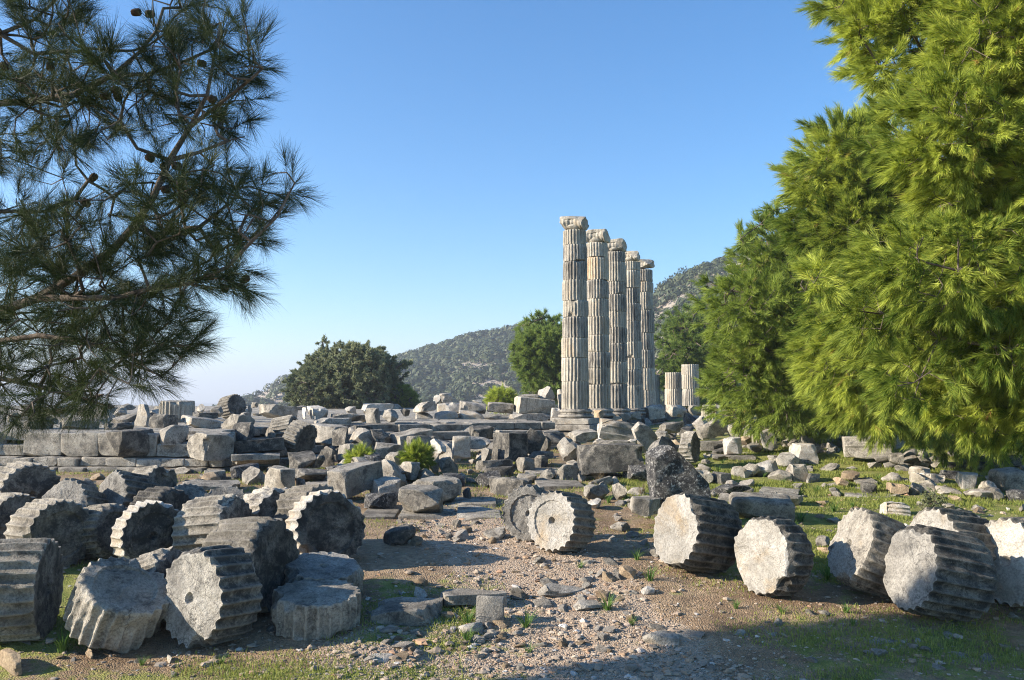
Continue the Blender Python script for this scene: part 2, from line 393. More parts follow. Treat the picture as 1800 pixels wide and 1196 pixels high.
def put_stone(kind, mat, loc, size, yaw=0, tx=0, ty=0, label=None, group=None, chips=9, rough=.04, r=.014, depth=.42, name=None, cat=None, n=None, grooves=0, planes=()):
    """loc = middle of the footprint; size W (across), T (deep), H"""
    _seed[0] += 1; W, T, H = size; rng0 = random.Random(_seed[0] * 3)
    if kind == 'r':
        p, f = rock_geo(_seed[0], 13 if n is None else n); p = p * np.array([W / 2, T / 2, H / 2])
    else:
        p, f = block_geo(W, T, H, _seed[0], chips, rough, r, n, depth)
    for nn, e_ in planes:
        nn = np.array(nn, float); nn /= np.linalg.norm(nn); hh = np.array([W, T, H]) / 2; t_ = p @ nn - (np.abs(nn) * hh).sum() * e_ + .03 * fbm(p, 4, 3, 9); p = p - np.maximum(t_, 0)[:, None] * nn
    if kind in 'bc' and not tx and not ty and size[0] < 2: tx, ty = rng0.uniform(-6, 6), rng0.uniform(-6, 6)
    if grooves:
        z = p[:, 2] / H + .5; fr = p[:, 1] < -T * .25
        p[:, 1] += fr * (.035 * (np.floor(z * grooves) % 2) + .05 * z)
    me = mesh_np(KIND[kind], p, f, M[mat], True, sharp=24)
    o = link(name or KIND[kind], me)
    R = Matrix.Rotation(R_(yaw), 4, 'Z') @ Matrix.Rotation(R_(tx), 4, 'X') @ Matrix.Rotation(R_(ty), 4, 'Y')
    RR = np.array(R.to_3x3()); zmin = (p @ RR.T)[:, 2].min()
    o.rotation_euler = R.to_euler(); o.location = (loc[0], loc[1], loc[2] - zmin)
    tag(o, label, cat or CAT[kind], group)
    PLACED.append((loc[0], loc[1], max(W, T) / 2))
    return o
def B(x0, x1, y0, y1, yaw, T, label, mat='grey', kind='b', D=None, tx=0, ty=0, sink=.04, group=None, **kw):
    """a stone seen at photo columns x0..x1, rows y0..y1, standing on the ground (or at distance D)"""
    yaw = yaw - math.degrees(math.atan(((x0 + x1) / 2 - 900) / F)); base = hit((x0 + x1) / 2, y1) if D is None else at((x0 + x1) / 2, y1, D)
    Dd = base.y; a = min(R_(abs(yaw)), .8)
    W = max(.25 * (x1 - x0) * Dd / F, ((x1 - x0) * Dd / F - T * math.sin(a)) / math.cos(a))
    Ht = (y1 - y0) * Dd / F
    top = base.z + Ht; dep = T * math.cos(a) + W * math.sin(a)
    Hh = max(.35 * Ht, Ht - max(0, EYE - top) * dep * .8 / Dd)
    back = (T * math.cos(a) + W * math.sin(a)) / 2
    return put_stone(kind, mat, (base.x * (1 + back / Dd), base.y + back, base.z - sink), (W, T, Hh + sink), yaw, tx, ty, label, group, **kw)

# ------------------------------------------------------------------ fluted drums
def drum_geo(Rr, L, seed, nang=8, nl=14, worn=.5, roughface=.032, sunk=None, chips=5, taper=1.0, nf=24, hole=True, rim=.25):
    rng = random.Random(seed); na = nf * nang
    if sunk is None: sunk = rng.random() < .45
    if chips >= 4: hole = rng.random() < .5
    th = np.arange(na) / na * 2 * math.pi
    ph = (np.arange(na) % nang + .5) / nang; u = np.clip((ph - .06) / .88, 0, 1)
    fl = np.sin(math.pi * u) ** .7; dep = Rr * .08
    zs = np.linspace(-1, 1, nl + 1); zs = np.sign(zs) * (1 - (1 - np.abs(zs)) ** 1.3) * L / 2
    TH, Z = np.meshgrid(th, zs)                        # (nl+1, na)
    FL = np.broadcast_to(fl, TH.shape)
    P = np.stack([np.cos(TH).ravel() * Rr, np.sin(TH).ravel() * Rr, Z.ravel()], 1) + seed * 7.7
    n1 = fbm(P, 1.8, 3, 3).reshape(TH.shape); n2 = fbm(P, 6, 3, 8).reshape(TH.shape)
    ero = np.maximum(0, n1 + .4 * n2 - (.48 - .55 * worn)) * Rr * .5 * worn + Rr * .03 * worn * np.maximum(n2, -.2)
    r = Rr * np.interp(Z, [-L / 2, L / 2], [1, taper]) - np.maximum(dep * FL * (1 + .15 * n1), ero) - .006 * Rr * n2
    edge = np.minimum(np.abs(Z - L / 2), np.abs(Z + L / 2)); r = r - Rr * .03 * np.maximum(0, 1 - edge / (.03 * Rr + 1e-6)) * (.5 + np.maximum(0, n2 * 2))
    er_ = smooth(1 - edge / (.16 * Rr)) * np.clip(.55 + 1.3 * n1 + .7 * n2, 0, 1.6) * rim; r = np.minimum(r, Rr * (1 - .10 * er_))
    V = [np.stack([r * np.cos(TH), r * np.sin(TH), Z], 2).reshape(-1, 3)]
    Fq = []
    def ring(a, b, flip=False):
        j = np.arange(na); k = (j + 1) % na
        q = np.stack([a + j, a + k, b + k, b + j], 1); return q[:, ::-1] if flip else q
    for i in range(nl): Fq.append(ring(i * na, (i + 1) * na))
    nside = nl * na; cnt = (nl + 1) * na; mi = [0] * nside
    for end, row in ((1, nl), (-1, 0)):
        prev = row * na
        fr = [.95, .88, .8, .74, .70, .62, .53, .44, .34, .24, .14, .045, .035]
        er = r[row]
        for q_ in fr:
            rr = er * q_ if q_ > .8 else (Rr * .9 * q_ + (er * q_ - Rr * .9 * q_) * .3)
            x, y = rr * np.cos(th), rr * np.sin(th)
            Q = np.stack([x, y, np.full(na, end * 3.3)], 1) + seed * 3.3
            dz = roughface * (1.3 * fbm(Q, 2.2, 3, 4) + (.9 if q_ < .72 else .35) * fbm(Q, 11, 3, 6))
            if sunk and q_ < .72: dz = dz - .03
            if hole and q_ < .08: dz = dz - .10
            V.append(np.stack([x, y, end * (L / 2 + dz)], 1))
            Fq.append(ring(prev, cnt, end < 0)); mi += [1] * na; prev = cnt; cnt += na
        V.append(np.array([[0, 0, end * (L / 2 - (.1 if hole else .02))]])); c = cnt; cnt += 1
        j = np.arange(na); k = (j + 1) % na
        tri = np.stack([prev + j, prev + k, np.full(na, c)], 1); tri = tri[:, ::-1] if end < 0 else tri
        Fq.append(('t', tri)); mi += [1] * na
    v = np.concatenate(V)
    for k in range(chips):
        a = rng.uniform(0, 2 * math.pi); s = rng.choice((-1, 1)); el = rng.uniform(.35, 1.1)
        nn = np.array([math.cos(a) * math.cos(el), math.sin(a) * math.cos(el), s * math.sin(el)])
        e = (Rr * math.cos(el) + L / 2 * math.sin(el)) * (1 - rng.uniform(.04, min(.15, .09 + .012 * chips)))
        q = v + .0; bump = fbm(v + k * 9 + seed, 5, 3, 2) * .045
        t = v @ nn - e + bump; v = v - np.maximum(t, 0)[:, None] * nn
    if chips >= 4:
        for k in range(rng.randint(3, 6)):
            a = rng.uniform(0, 2 * math.pi); s = rng.choice((-1, 1)); cc = np.array([math.cos(a) * Rr, math.sin(a) * Rr, s * L / 2])
            v = bite(v, cc, [-math.cos(a), -math.sin(a), -s * rng.uniform(.4, 1.2)], rng.uniform(.07, .22) * Rr / .6, seed + k)
    v = v + .012 * np.stack([fbm(v + seed, 4, 2, 1), fbm(v + seed, 4, 2, 2), fbm(v + seed, 4, 2, 3)], 1)
    faces = [q for q in Fq if not isinstance(q, tuple)]
    # faces must keep the order of the material list
    quads = []; tris = []; mq = []; mt = []; o = 0
    for q in Fq:
        if isinstance(q, tuple): tris.append(q[1]); mt += mi[o:o + len(q[1])]; o += len(q[1])
        else: quads.append(q); mq += mi[o:o + len(q)]; o += len(q)
    return v, [np.concatenate(quads), np.concatenate(tris)], mq + mt
def drum(cx, cy, y1, Rr, L, yaw, el, label, side='side', face='face', D=None, worn=.5, roll=0, name='column_drum', group='fallen fluted column drums', cat='column drum', **kw):
    """centre of the drum at photo pixel cx, cy; y1 the row where it touches the ground; yaw, el aim its face"""
    _seed[0] += 1
    D = D or hit(cx, y1).y + .25
    c = at(cx, cy, D)
    v, f, mi = drum_geo(Rr, L, _seed[0], worn=worn, **kw)
    y, e = R_(yaw) - math.atan((cx - 900) / F), R_(el)
    d = Vector((math.sin(y) * math.cos(e), -math.cos(y) * math.cos(e), math.sin(e)))
    Q = d.to_track_quat('Z', 'Y').to_matrix() @ Matrix.Rotation(R_(roll + _seed[0] * 37), 3, 'Z')
    zmin = (v @ np.array(Q).T)[:, 2].min()
    g = surf(c.x, c.y)
    if D < 24 and abs(c.z + zmin - g) < .5: c.z = g - zmin - .05
    me = mesh_np(name, v, f, [M[side], M[face]], True, sharp=38, mi=mi)
    o = link(name, me); o.rotation_euler = Q.to_euler(); o.location = c
    PLACED.append((c.x, c.y, Rr))
    return tag(o, label, cat, group)

drum(35, 1036, 1136, .67, .72, 72, 0, 'big fluted drum on its side cut by the left edge, flutes running level', 'side', 'dark', worn=.3, chips=2)  # left heap: shaded ends painted dark, sunlit rims painted white
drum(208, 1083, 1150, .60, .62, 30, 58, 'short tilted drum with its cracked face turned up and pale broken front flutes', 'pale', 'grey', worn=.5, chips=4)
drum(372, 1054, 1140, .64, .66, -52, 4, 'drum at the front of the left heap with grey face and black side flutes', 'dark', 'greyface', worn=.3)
drum(556, 1066, 1114, .60, .46, 10, 84, 'low grey drum standing upright on small stones at the right end of the left heap', 'grey', 'grey', worn=.25)
drum(568, 1008, 1062, .60, .45, 20, 80, 'flat broken drum directly behind the low upright one', 'grey', 'greyface', worn=.8, chips=6, rim=.9)
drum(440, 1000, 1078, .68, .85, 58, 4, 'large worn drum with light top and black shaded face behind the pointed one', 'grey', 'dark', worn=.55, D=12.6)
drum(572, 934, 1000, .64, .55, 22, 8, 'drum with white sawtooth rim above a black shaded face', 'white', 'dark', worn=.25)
drum(545, 905, 962, .62, .7, 42, 6, 'grey fluted drum leaning just behind the one with a white sawtooth rim', 'side', 'greyface', worn=.5, D=15.3)
drum(262, 944, 1008, .57, .42, 24, 2, 'upright wheel like drum with white scalloped rim around a dark round face', 'white', 'dark', worn=.2)
drum(288, 1000, 1046, .50, .46, 55, 18, 'small drum wedged behind the tilted cracked drum, dark end to the right', 'grey', 'dark', worn=.45, D=12.3)
drum(378, 915, 975, .60, .85, 58, 6, 'grey drum with worn level flutes in the middle of the left heap', 'grey', 'dark', worn=.4, D=14.6)
drum(478, 900, 960, .58, .66, 38, 10, 'smooth worn drum with pale top right of the middle of the heap', 'pale', 'dark', worn=.9, D=15.6)
drum(88, 945, 1006, .58, .80, 26, 2, 'drum with broad round black face near the left edge', 'grey', 'dark', worn=.5)
drum(182, 908, 955, .46, .6, 40, 8, 'small fluted drum between the two round black faces', 'side', 'dark', worn=.35, D=14.9)
drum(130, 880, 925, .56, .62, -42, 14, 'tilted drum with blue grey flutes fanning down from a light rim', 'side', 'greyface', worn=.3, D=16.4)
drum(222, 874, 920, .58, .72, -62, 14, 'steeply tilted drum with dark slanting flutes at the back of the left heap', 'dark', 'greyface', worn=.3, D=17.0)
drum(268, 866, 915, .62, .6, 48, 8, 'broad worn drum with light top and dark right end below the terrace wall', 'grey', 'dark', worn=.9, D=17.8, chips=6)
drum(42, 856, 905, .66, .8, 22, 0, 'drum with bluish top flutes and dark end near the pine boughs', 'side', 'dark', worn=.35, D=18)
drum(14, 896, 950, .52, .7, 30, 4, 'drum cut by the left edge with lit ridges along its top', 'grey', 'dark', worn=.3, D=15.6)
drum(283, 886, 930, .54, .6, 46, 0, 'dark fluted drum half hidden behind the white scalloped wheel drum', 'dark', 'dark', worn=.25, D=16.0)
drum(397, 872, 905, .5, .4, -12, 28, 'thin light grey drum with a dowel hole in its scalloped face', 'grey', 'greyface', worn=.35, D=16.8, sunk=False)
drum(334, 866, 905, .5, .4, 30, 50, 'bluish drum lying nearly flat behind the heap', 'side', 'grey', worn=.7, D=17.6)
drum(932, 905, 956, .54, .3, -12, 2, 'thin grey scalloped drum standing behind the bright drum beside the path', 'grey', 'greyface', worn=.2)
drum(987, 919, 975, .54, .66, -36, 10, 'bright cream drum with roughened oval centre standing alone beside the path', 'side', 'white', worn=.2, chips=2, rim=.3, sunk=True)
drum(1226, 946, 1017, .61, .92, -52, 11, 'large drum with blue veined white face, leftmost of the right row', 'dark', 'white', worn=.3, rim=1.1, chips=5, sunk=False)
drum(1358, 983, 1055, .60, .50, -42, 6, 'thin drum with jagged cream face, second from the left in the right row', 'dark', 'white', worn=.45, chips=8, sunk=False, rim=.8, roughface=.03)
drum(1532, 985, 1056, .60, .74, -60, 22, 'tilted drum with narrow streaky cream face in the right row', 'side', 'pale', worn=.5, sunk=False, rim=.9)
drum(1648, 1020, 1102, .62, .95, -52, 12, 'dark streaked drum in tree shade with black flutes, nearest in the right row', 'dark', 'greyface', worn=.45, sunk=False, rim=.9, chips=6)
drum(1672, 962, 1035, .64, .9, -44, 8, 'drum with pale ribbed face behind the dark streaked drum', 'side', 'white', worn=.5, D=13.2)
drum(1800, 986, 1066, .64, .8, -36, 4, 'pale drum cut by the right edge with cracked bright face', 'side', 'white', worn=.5, chips=4, D=12.7)
drum(1212, 786, 809, .52, .42, 72, 0, 'half drum with level flutes standing in the grass below the columns', 'pale', 'dark', worn=.3, D=28)
drum(503, 758, 782, .55, .8, 60, 10, 'ribbed grey drum on the terrace left of the tilted slab heap', 'grey', 'dark', worn=.3, D=31)
drum(527, 770, 800, .56, .62, 48, -14, 'drum tipped forward with pale horizontal ridges in the middle rubble', 'grey', 'dark', worn=.3, D=28.8)
drum(311, 724, 742, .75, .95, 0, 88, 'upright fluted drum on the skyline above the terrace wall', 'col', 'grey', worn=.2, D=38)
drum(1252, 727, 744, .62, .85, 20, 82, 'upright fluted drum beside the pine right of the short columns', 'col', 'pale', worn=.3, D=48)
drum(407, 716, 730, .6, .8, 40, 10, 'small fluted drum with pale rim on the skyline', 'side', 'dark', worn=.3, D=42)
drum(1328, 768, 780, .5, .8, -8, 75, 'short fluted fragment among slabs near the right pines', 'col', 'pale', worn=.4, D=34)
# ------------------------------------------------------------------ temple: terrace, stylobate, columns
def strip_blocks(line, z0, z1, thick, bl, seed, off=0, jit=.04):
    """a course of ashlar along a polyline (outer face on the line), as one mesh"""
    rng = random.Random(seed); V = []; Fc = []; o = 0
    for (ax, ay), (bx, by) in zip(line[:-1], line[1:]):
        L = math.hypot(bx - ax, by - ay); dx, dy = (bx - ax) / L, (by - ay) / L; nx, ny = dy, -dx
        s = 0
        while s < L - .05:
            w = min(L - s, bl * rng.uniform(.7, 1.35))
            if L - s - w < .35: w = L - s
            h = (z1 - z0) * rng.uniform(.88, 1.0) * (rng.choice((.5, .65)) if jit == .14 and rng.random() < .2 else 1); j = rng.uniform(-jit, jit)
            p, f = block_geo(w - .02, thick, h, rng.randint(1, 99999), 5, .03, .03, 10, .22)
            cx = ax + dx * (s + w / 2) + nx * (off + j) - nx * thick / 2 * 1; cy = ay + dy * (s + w / 2) + ny * (off + j) - ny * thick / 2
            X = p[:, 0] * dx - p[:, 1] * dy; Y = p[:, 0] * dy + p[:, 1] * dx
            V.append(np.stack([cx + X, cy + Y, z0 + h / 2 + p[:, 2]], 1)); Fc.append(f + o); o += len(p); s += w
    return np.concatenate(V), np.concatenate(Fc)
def poly_floor(poly, z, step, mat, name, parent, drop=.5, seed=3):
    """paved floor: big flat slabs with joints, one mesh"""
    xs = [p[0] for p in poly]; ys = [p[1] for p in poly]; rng = random.Random(seed); V = []; Fc = []; o = 0
    y = min(ys)
    while y < max(ys):
        hgt = step * rng.uniform(.7, 1.1) * (1 if y < 60 else 2.5); x = min(xs) + rng.uniform(0, 1)
        while x < max(xs):
            w = step * rng.uniform(.9, 1.8) * (1 if y < 60 else 2.5)
            if in_poly(np.array([x + w / 2, x + w / 2, x, x + w]), np.array([y + hgt / 2, y - .55, y - .2, y - .2]), poly).all():
                p, f = block_geo(w - .02, hgt - .02, .3, rng.randint(1, 9999), 2, .012, .02, 5, .1)
                V.append(p + np.array([x + w / 2, y + hgt / 2, z - .15 + rng.uniform(-.03, .01)])); Fc.append(f + o); o += len(p)
            x += w
        y += hgt
    return link(name, mesh_np(name, np.concatenate(V), np.concatenate(Fc), mat, True, sharp=34), parent)
terr = empty('temple_terrace', (0, 0, 0), 'long stepped stone terrace of grey ashlar below the columns', 'temple terrace')
left_line = FRONT[1:4]; mid_line = FRONT[3:]
EOFF = [(.0, 1.36, PTOP), (.32, 1.07, 1.35), (.62, .72, 1.06)]
for off, z0, z1 in EOFF:
    v, f = strip_blocks(left_line, z0, z1, .9, 1.0 if off == 0 else .85, 11 + int(off * 10), off, .14 if off == 0 else .07)
    link('step_course', mesh_np('step_course', v, f, M['grey' if off == 0 else 'pale'], True, sharp=26), terr)
for off, z0, z1 in [(.0, 1.84, PTOP), (.75, 1.52, 1.83), (1.5, 1.2, 1.51), (2.3, .85, 1.19)]:
    v, f = strip_blocks(mid_line, z0, z1, 1.3, 1.5, 31 + int(off * 10), off, .15)
    link('step_course', mesh_np('step_course', v, f, M['grey'], True, sharp=26), terr)
poly_floor(PLAT, PTOP - .02, 1.6, M['grey'], 'floor_paving', terr)
U = Vector((math.sin(math.atan(622 / 1500)), math.cos(math.atan(622 / 1500)), 0)); Vv = Vector((-U.y, U.x, 0))
c1 = at(1012, 719, 42); 
base0 = Vector((c1.x, 42, 1.62))
a = base0 - U * .9 + -Vv * 1.25; b_ = base0 + U * 32 - Vv * 1.25
v, f = strip_blocks([(a.x, a.y), (b_.x, b_.y)], 1.15, 1.62, 3.0, 1.6, 77)
link('stylobate_course', mesh_np('stylobate_course', v, f, M['grey'], True, sharp=26), terr)
a = base0 + U * 2.2 - Vv * .75
v, f = strip_blocks([(a.x, a.y), (a.x + U.x * 28, a.y + U.y * 28)], 1.63, 2.2, 1.5, 1.4, 78)
link('stylobate_course', mesh_np('stylobate_course', v, f, M['dark'], True, sharp=26), terr)  # dark stone puts the shadow on this course into its colour

JO = {1: [383, 433, 462, 495, 531, 559.5, 596, 630, 671, 719],
      2: [407, 454, 494.5, 527, 559, 590.5, 620.5, 648, 677, 718],
      3: [424, 463, 497, 520, 549.5, 578, 605, 637, 675, 718],
      4: [442.5, 477.5, 508, 535.5, 566, 602, 630.5, 651, 678, 717.5],
      5: [457.5, 497.5, 516, 548, 586, 616.5, 649, 686.5, 717.5]}
DC = {1: 42, 2: 42 * 340 / 313, 3: 42 * 340 / 292, 4: 42 * 340 / 273, 5: 42 * 340 / 258}
PX = {1: 1012, 2: 1051.5, 3: 1083.5, 4: 1110.5, 5: 1134}
def capital_geo(Rt, h, seed):
    """worn volute capital: abacus on two bolsters whose axis runs across, echinus below"""
    V = []; Fc = []; o = 0
    def add(p, f):
        nonlocal o
        V.append(p); Fc.append(f + o); o += len(p)
    n = 28; zs = np.linspace(-1, 1, 27)
    for sx in (-1, 1):                                  # bolsters: axis along local x
        prof = .235 * h / .7 + .1 * np.abs(zs) ** 1.5 + .02 * np.cos(zs * 18) * (np.abs(zs) < .9)
        prof = prof * np.where(np.abs(zs) > .97, .82, 1)
        th = np.arange(n) / n * 2 * math.pi; T_, Z_ = np.meshgrid(th, zs); P_ = prof[:, None] + 0 * T_
        x = Z_ * Rt * 1.06; y = sx * Rt * .66 + P_ * np.cos(T_); z = h * .5 + P_ * np.sin(T_)
        p = np.stack([x, y, z], 2).reshape(-1, 3); i = np.arange(27 * n).reshape(27, n); k = np.roll(i, -1, 1)
        add(p, np.stack([i[:-1].ravel(), k[:-1].ravel(), k[1:].ravel(), i[1:].ravel()], 1))
        for e, row in ((-1, 0), (1, 26)):
            ring = p[row * n:(row + 1) * n]; c = np.array([[e * Rt * 1.06, sx * Rt * .66, h * .5]])
            q = np.concatenate([ring, ring * .5 + c * .5, ring * .02 + c * .98 + np.array([[-e * .03, 0, 0]])]); j = np.arange(n); k2 = (j + 1) % n
            ff = np.concatenate([np.stack([j, k2, n + k2, n + j], 1), np.stack([n + j, n + k2, 2 * n + k2, 2 * n + j], 1)])
            add(q, ff if e < 0 else ff[:, ::-1])
    p, f = rounded((Rt * 1.10, Rt * 1.10, h * .15), 10, .03); add(p + np.array([0, 0, h * .85]), f)
    p, f = rounded((Rt * 1.04, Rt * .95, h * .24), 10, .04); add(p + np.array([0, 0, h * .52]), f)
    th = np.arange(48) / 48 * 2 * math.pi; rz = np.array([[.9, 0], [.98, .08], [1.08, .2], [1.05, .32], [.6, .4]])
    p = np.concatenate([np.stack([Rt * r * np.cos(th), Rt * r * np.sin(th), np.full(48, z * h)], 1) for r, z in rz])
    i = np.arange(5 * 48).reshape(5, 48); k = np.roll(i, -1, 1)
    add(p, np.stack([i[:-1].ravel(), k[:-1].ravel(), k[1:].ravel(), i[1:].ravel()], 1))
    v = np.concatenate(V); rng = random.Random(seed)
    mid = np.array([0, 0, h * .5]); v = cut(v - mid, rng, (Rt * 1.25, Rt * 1.1, h * .5), 9, .48) + mid
    v = v + .065 * np.stack([fbm(v + seed, 3, 3, 1), fbm(v + seed, 3, 3, 2), fbm(v + seed, 3, 3, 3)], 1)
    return v, np.concatenate(Fc)
def base_geo(Rb, h, seed):
    prof = [(1.16, 0), (1.24, .06), (1.27, .2), (1.22, .34), (1.10, .4), (1.08, .52), (1.13, .58), (1.17, .7), (1.15, .84), (1.05, .92), (1.0, 1.0), (.9, 1.0)]
    n = 64; th = np.arange(n) / n * 2 * math.pi
    p = np.concatenate([np.stack([Rb * r * np.cos(th), Rb * r * np.sin(th), np.full(n, z * h)], 1) for r, z in prof])
    i = np.arange(len(prof) * n).reshape(-1, n); k = np.roll(i, -1, 1)
    f = np.stack([i[:-1].ravel(), k[:-1].ravel(), k[1:].ravel(), i[1:].ravel()], 1)
    return p + .02 * np.stack([fbm(p + seed, 3, 3, 1), fbm(p + seed, 3, 3, 2), fbm(p + seed, 3, 3, 3)], 1), f
def column(loc, joints, Rb, Rt, ztop, zbot, label, cap=True, pedestal=None, rotz=0, seed=0, matset=('col', 'coldark'), group='standing fluted columns'):
    root = empty('temple_column', loc, label, 'column', group); root.rotation_euler = (0, 0, rotz)
    rng = random.Random(seed); z0 = loc[2]; n = len(joints) - 1
    Y0, Y1 = joints[0], joints[-1]
    zz = [ztop + (j - Y0) / (Y1 - Y0) * (zbot - ztop) for j in joints]
    if pedestal:
        ph = pedestal
        for k, (hh, wd) in enumerate(((ph * .48, 2.05), (ph * .5, 1.85))):
            p, f = block_geo(wd, wd, hh - .02, seed * 9 + k, 4, .02, .03, 12, .12)
            link('pedestal', mesh_np('pedestal', p + np.array([0, 0, hh / 2 + k * ph * .48]), f, M['pale'], True, sharp=34), root, (0, 0, 0))
    bh = zbot - z0 - (pedestal or 0)
    if bh > .05:
        p, f = base_geo(Rb, bh, seed); link('base', mesh_np('base', p, f, M['coldark'], True, sharp=40), root, (0, 0, pedestal or 0))
    ctop = zz[0] - (zz[0] - zz[-1]) * 0
    capz = zz[0] - .67 if cap else zz[0]
    for k in range(n):
        top = zz[k] if k else capz; bot = zz[k + 1]
        if top - bot < .05: continue
        t0 = (bot - zbot) / (ztop - zbot); t1 = (top - zbot) / (ztop - zbot)
        Rl = Rb + (Rt - Rb) * t0; Ru = Rb + (Rt - Rb) * t1
        v, f, mi = drum_geo(Rl * rng.uniform(.985, 1.01), top - bot - .012, seed * 40 + k, nang=6, nl=8, worn=rng.choice((.12, .2, .3, .42)), roughface=.006, sunk=False, hole=False, chips=2 + rng.randint(0, 2), taper=Ru / Rl)
        mt = M['orange'] if (seed, k) == (2, 1) else M[matset[0] if rng.random() < .75 else matset[1]]
        link('shaft_drum', mesh_np('shaft_drum', v, f, [mt, mt], True, sharp=45, mi=mi), root, (rng.uniform(-.03, .03), rng.uniform(-.03, .03), (top + bot) / 2 - z0), (0, 0, rng.uniform(-.05, .05)))
    if cap:
        v, f = capital_geo(Rt * .93, .68, seed + 5)
        link('capital', mesh_np('capital', v, f, M['col'], True, sharp=45), root, (0, 0, capz - z0))
    return root
ang_across = math.atan2(-U.x, U.y) + math.pi      # local x across the row
LBL = {1: 'tallest looking fluted column nearest the viewer with its capital and square pedestal', 2: 'second fluted column of the row with an orange stained drum high up',
       3: 'third fluted column, the middle one of the standing five', 4: 'fourth fluted column, last but one of the receding row', 5: 'fifth and farthest fluted column of the row, seen against the hillside'}
for i in range(1, 6):
    D = DC[i]; top = at(PX[i], JO[i][0], D); bot = at(PX[i], JO[i][-1], D)
    z0 = 1.62 if i == 1 else 2.2
    column((bot.x, D, z0), JO[i], .70, .585, top.z, bot.z, LBL[i], True, .62 if i == 1 else None, ang_across, i)
for (px, y0, ys, y1, D, lab) in [(1184, 655, [655, 684, 713], 713, 66, 'short stump of two fluted drums right of the five columns'),
                                 (1214, 641, [641, 660, 684, 714], 714, 64, 'broken stump of three fluted drums half behind the pine'),
                                 (1151, 659, [659, 712], 712, 78, 'slender stump seen just behind the farthest column')]:
    bot = at(px, y1, D); top = at(px, y0, D)
    column((bot.x, D, bot.z), ys, .66 if px != 1151 else .5, .64 if px != 1151 else .5, top.z, bot.z, lab, False, None, .3, px, group='broken column stumps')
# ------------------------------------------------------------------ fallen blocks, one by one (photo columns, rows, turn, depth of the stone)
TW = 26.75
# on and along the left terrace wall
B(190, 272, 757, 804, 28, .9, 'big dark block jutting out of the left terrace wall', 'dark', D=TW)
B(328, 410, 764, 811, 34, 1.0, 'squared grey cube standing on the ledge at the right end of the left terrace wall', 'grey', D=TW - .4)
B(274, 334, 752, 788, 12, .8, 'light pitted block between the jutting dark block and the squared cube', 'pale', D=TW + .5)
B(37, 98, 737, 757, 10, 1.0, 'long dark block lying on the terrace under the pine twigs, leftmost', 'dark', D=30)
B(102, 178, 737, 758, 8, 1.0, 'long block lying on the terrace under the pine twigs, right of the dark one', 'grey', D=30)
B(178, 240, 744, 758, 6, .9, 'low grey slab on the terrace left of the ribbed boulder', 'dark', 's', D=30)
B(254, 316, 729, 757, 24, 1.1, 'dark block with light left end below the upright skyline drum', 'dark', D=31)
B(314, 392, 735, 754, 18, 1.2, 'pale speckled block carrying a flat dark slab', 'pale', D=31)
B(333, 389, 726, 736, 5, 1.0, 'flat dark slab resting on the pale speckled block', 'dark', 's', D=31.6)
B(386, 450, 732, 764, 26, 1.2, 'light topped block with slanting dark side at the terrace corner', 'grey', D=30.5, ty=10)
B(404, 450, 742, 778, 38, 1.0, 'slab sloping down to the right below the terrace corner', 'dark', D=29.5, ty=24)
B(193, 231, 717, 740, 0, 1.2, 'grey boulder on the skyline left of the ribbed boulder', 'grey', 'r', D=40)
B(231, 268, 712, 752, 20, 1.1, 'tall ribbed boulder with pale left side on the terrace', 'pale', 'c', D=33, ty=8)
B(150, 205, 728, 748, 0, 1.1, 'pale rounded rock among the terrace stones on the left', 'pale', 'r', D=35)
B(340, 366, 710, 726, 10, .8, 'small pale rock on the skyline right of the upright drum', 'pale', 'r', D=42)
B(362, 400, 713, 733, 10, .9, 'lumpy grey rock on the skyline beside the small rimmed drum', 'grey', 'r', D=40)
B(432, 446, 713, 727, 10, .7, 'short ribbed stump on the skyline left of the long broken block', 'pale', 'c', D=42)
B(5, 40, 728, 745, 5, .9, 'grey block at the left edge behind the pine twigs', 'grey', D=34)
for k, (x0, x1, y0, y1, m_) in enumerate([(40, 75, 716, 733, 'dark'), (82, 130, 718, 734, 'grey'), (128, 160, 714, 732, 'dark'), (160, 195, 716, 731, 'dark')]):
    B(x0, x1, y0, y1, 15 * k - 20, 1, ['dark round stone far left on the skyline', 'low grey stone on the skyline behind the twigs', 'dark humped stone on the skyline, third from the left', 'dark stone on the skyline just left of the grey boulder'][k], m_, 'r', D=44)
# terrace top, centre
B(445, 526, 714, 737, 22, 1.4, 'long broken block with bright left end on the terrace left of the oak', 'grey', D=36, chips=8)
B(437, 457, 708, 716, 10, .8, 'small slab lying on the long broken block', 'grey', 's', D=37.5)
B(528, 540, 718, 736, 10, .6, 'thin pale upright chip between two terrace blocks', 'white', D=36)
B(536, 581, 718, 737, 12, 1.2, 'pale block with a sunken top on the terrace', 'white', D=36, chips=6)
B(547, 622, 735, 748, 8, 1.1, 'long dark slab with pale left end on the terrace edge', 'pale', 's', D=34.3)
B(574, 642, 728, 741, 4, 1.8, 'wide flat slab in front of the oak', 'grey', 's', D=36)
B(600, 634, 714, 729, 15, .9, 'bright broken stone in front of the oak', 'white', 'r', D=40)
B(626, 696, 711, 722, 6, 1.6, 'long pale slab lying across stones in front of the oak', 'white', 's', D=40)
B(640, 672, 718, 743, 32, .7, 'upright grey block with bright left side on the terrace', 'pale', D=35.5)
B(664, 708, 719, 742, 20, 1.0, 'angular rock right of the upright terrace block', 'pale', 'r', D=35)
B(700, 725, 718, 732, 10, 1.0, 'low dark stone behind the angular terrace rock', 'dark', 'r', D=40)
B(724, 768, 710, 726, 26, 1.2, 'block with bright left end at the left end of the cream coping', 'pale', D=43)
B(757, 776, 694, 711, 10, .8, 'small rounded stone on the cream coping, left one', 'white', 'r', D=46)
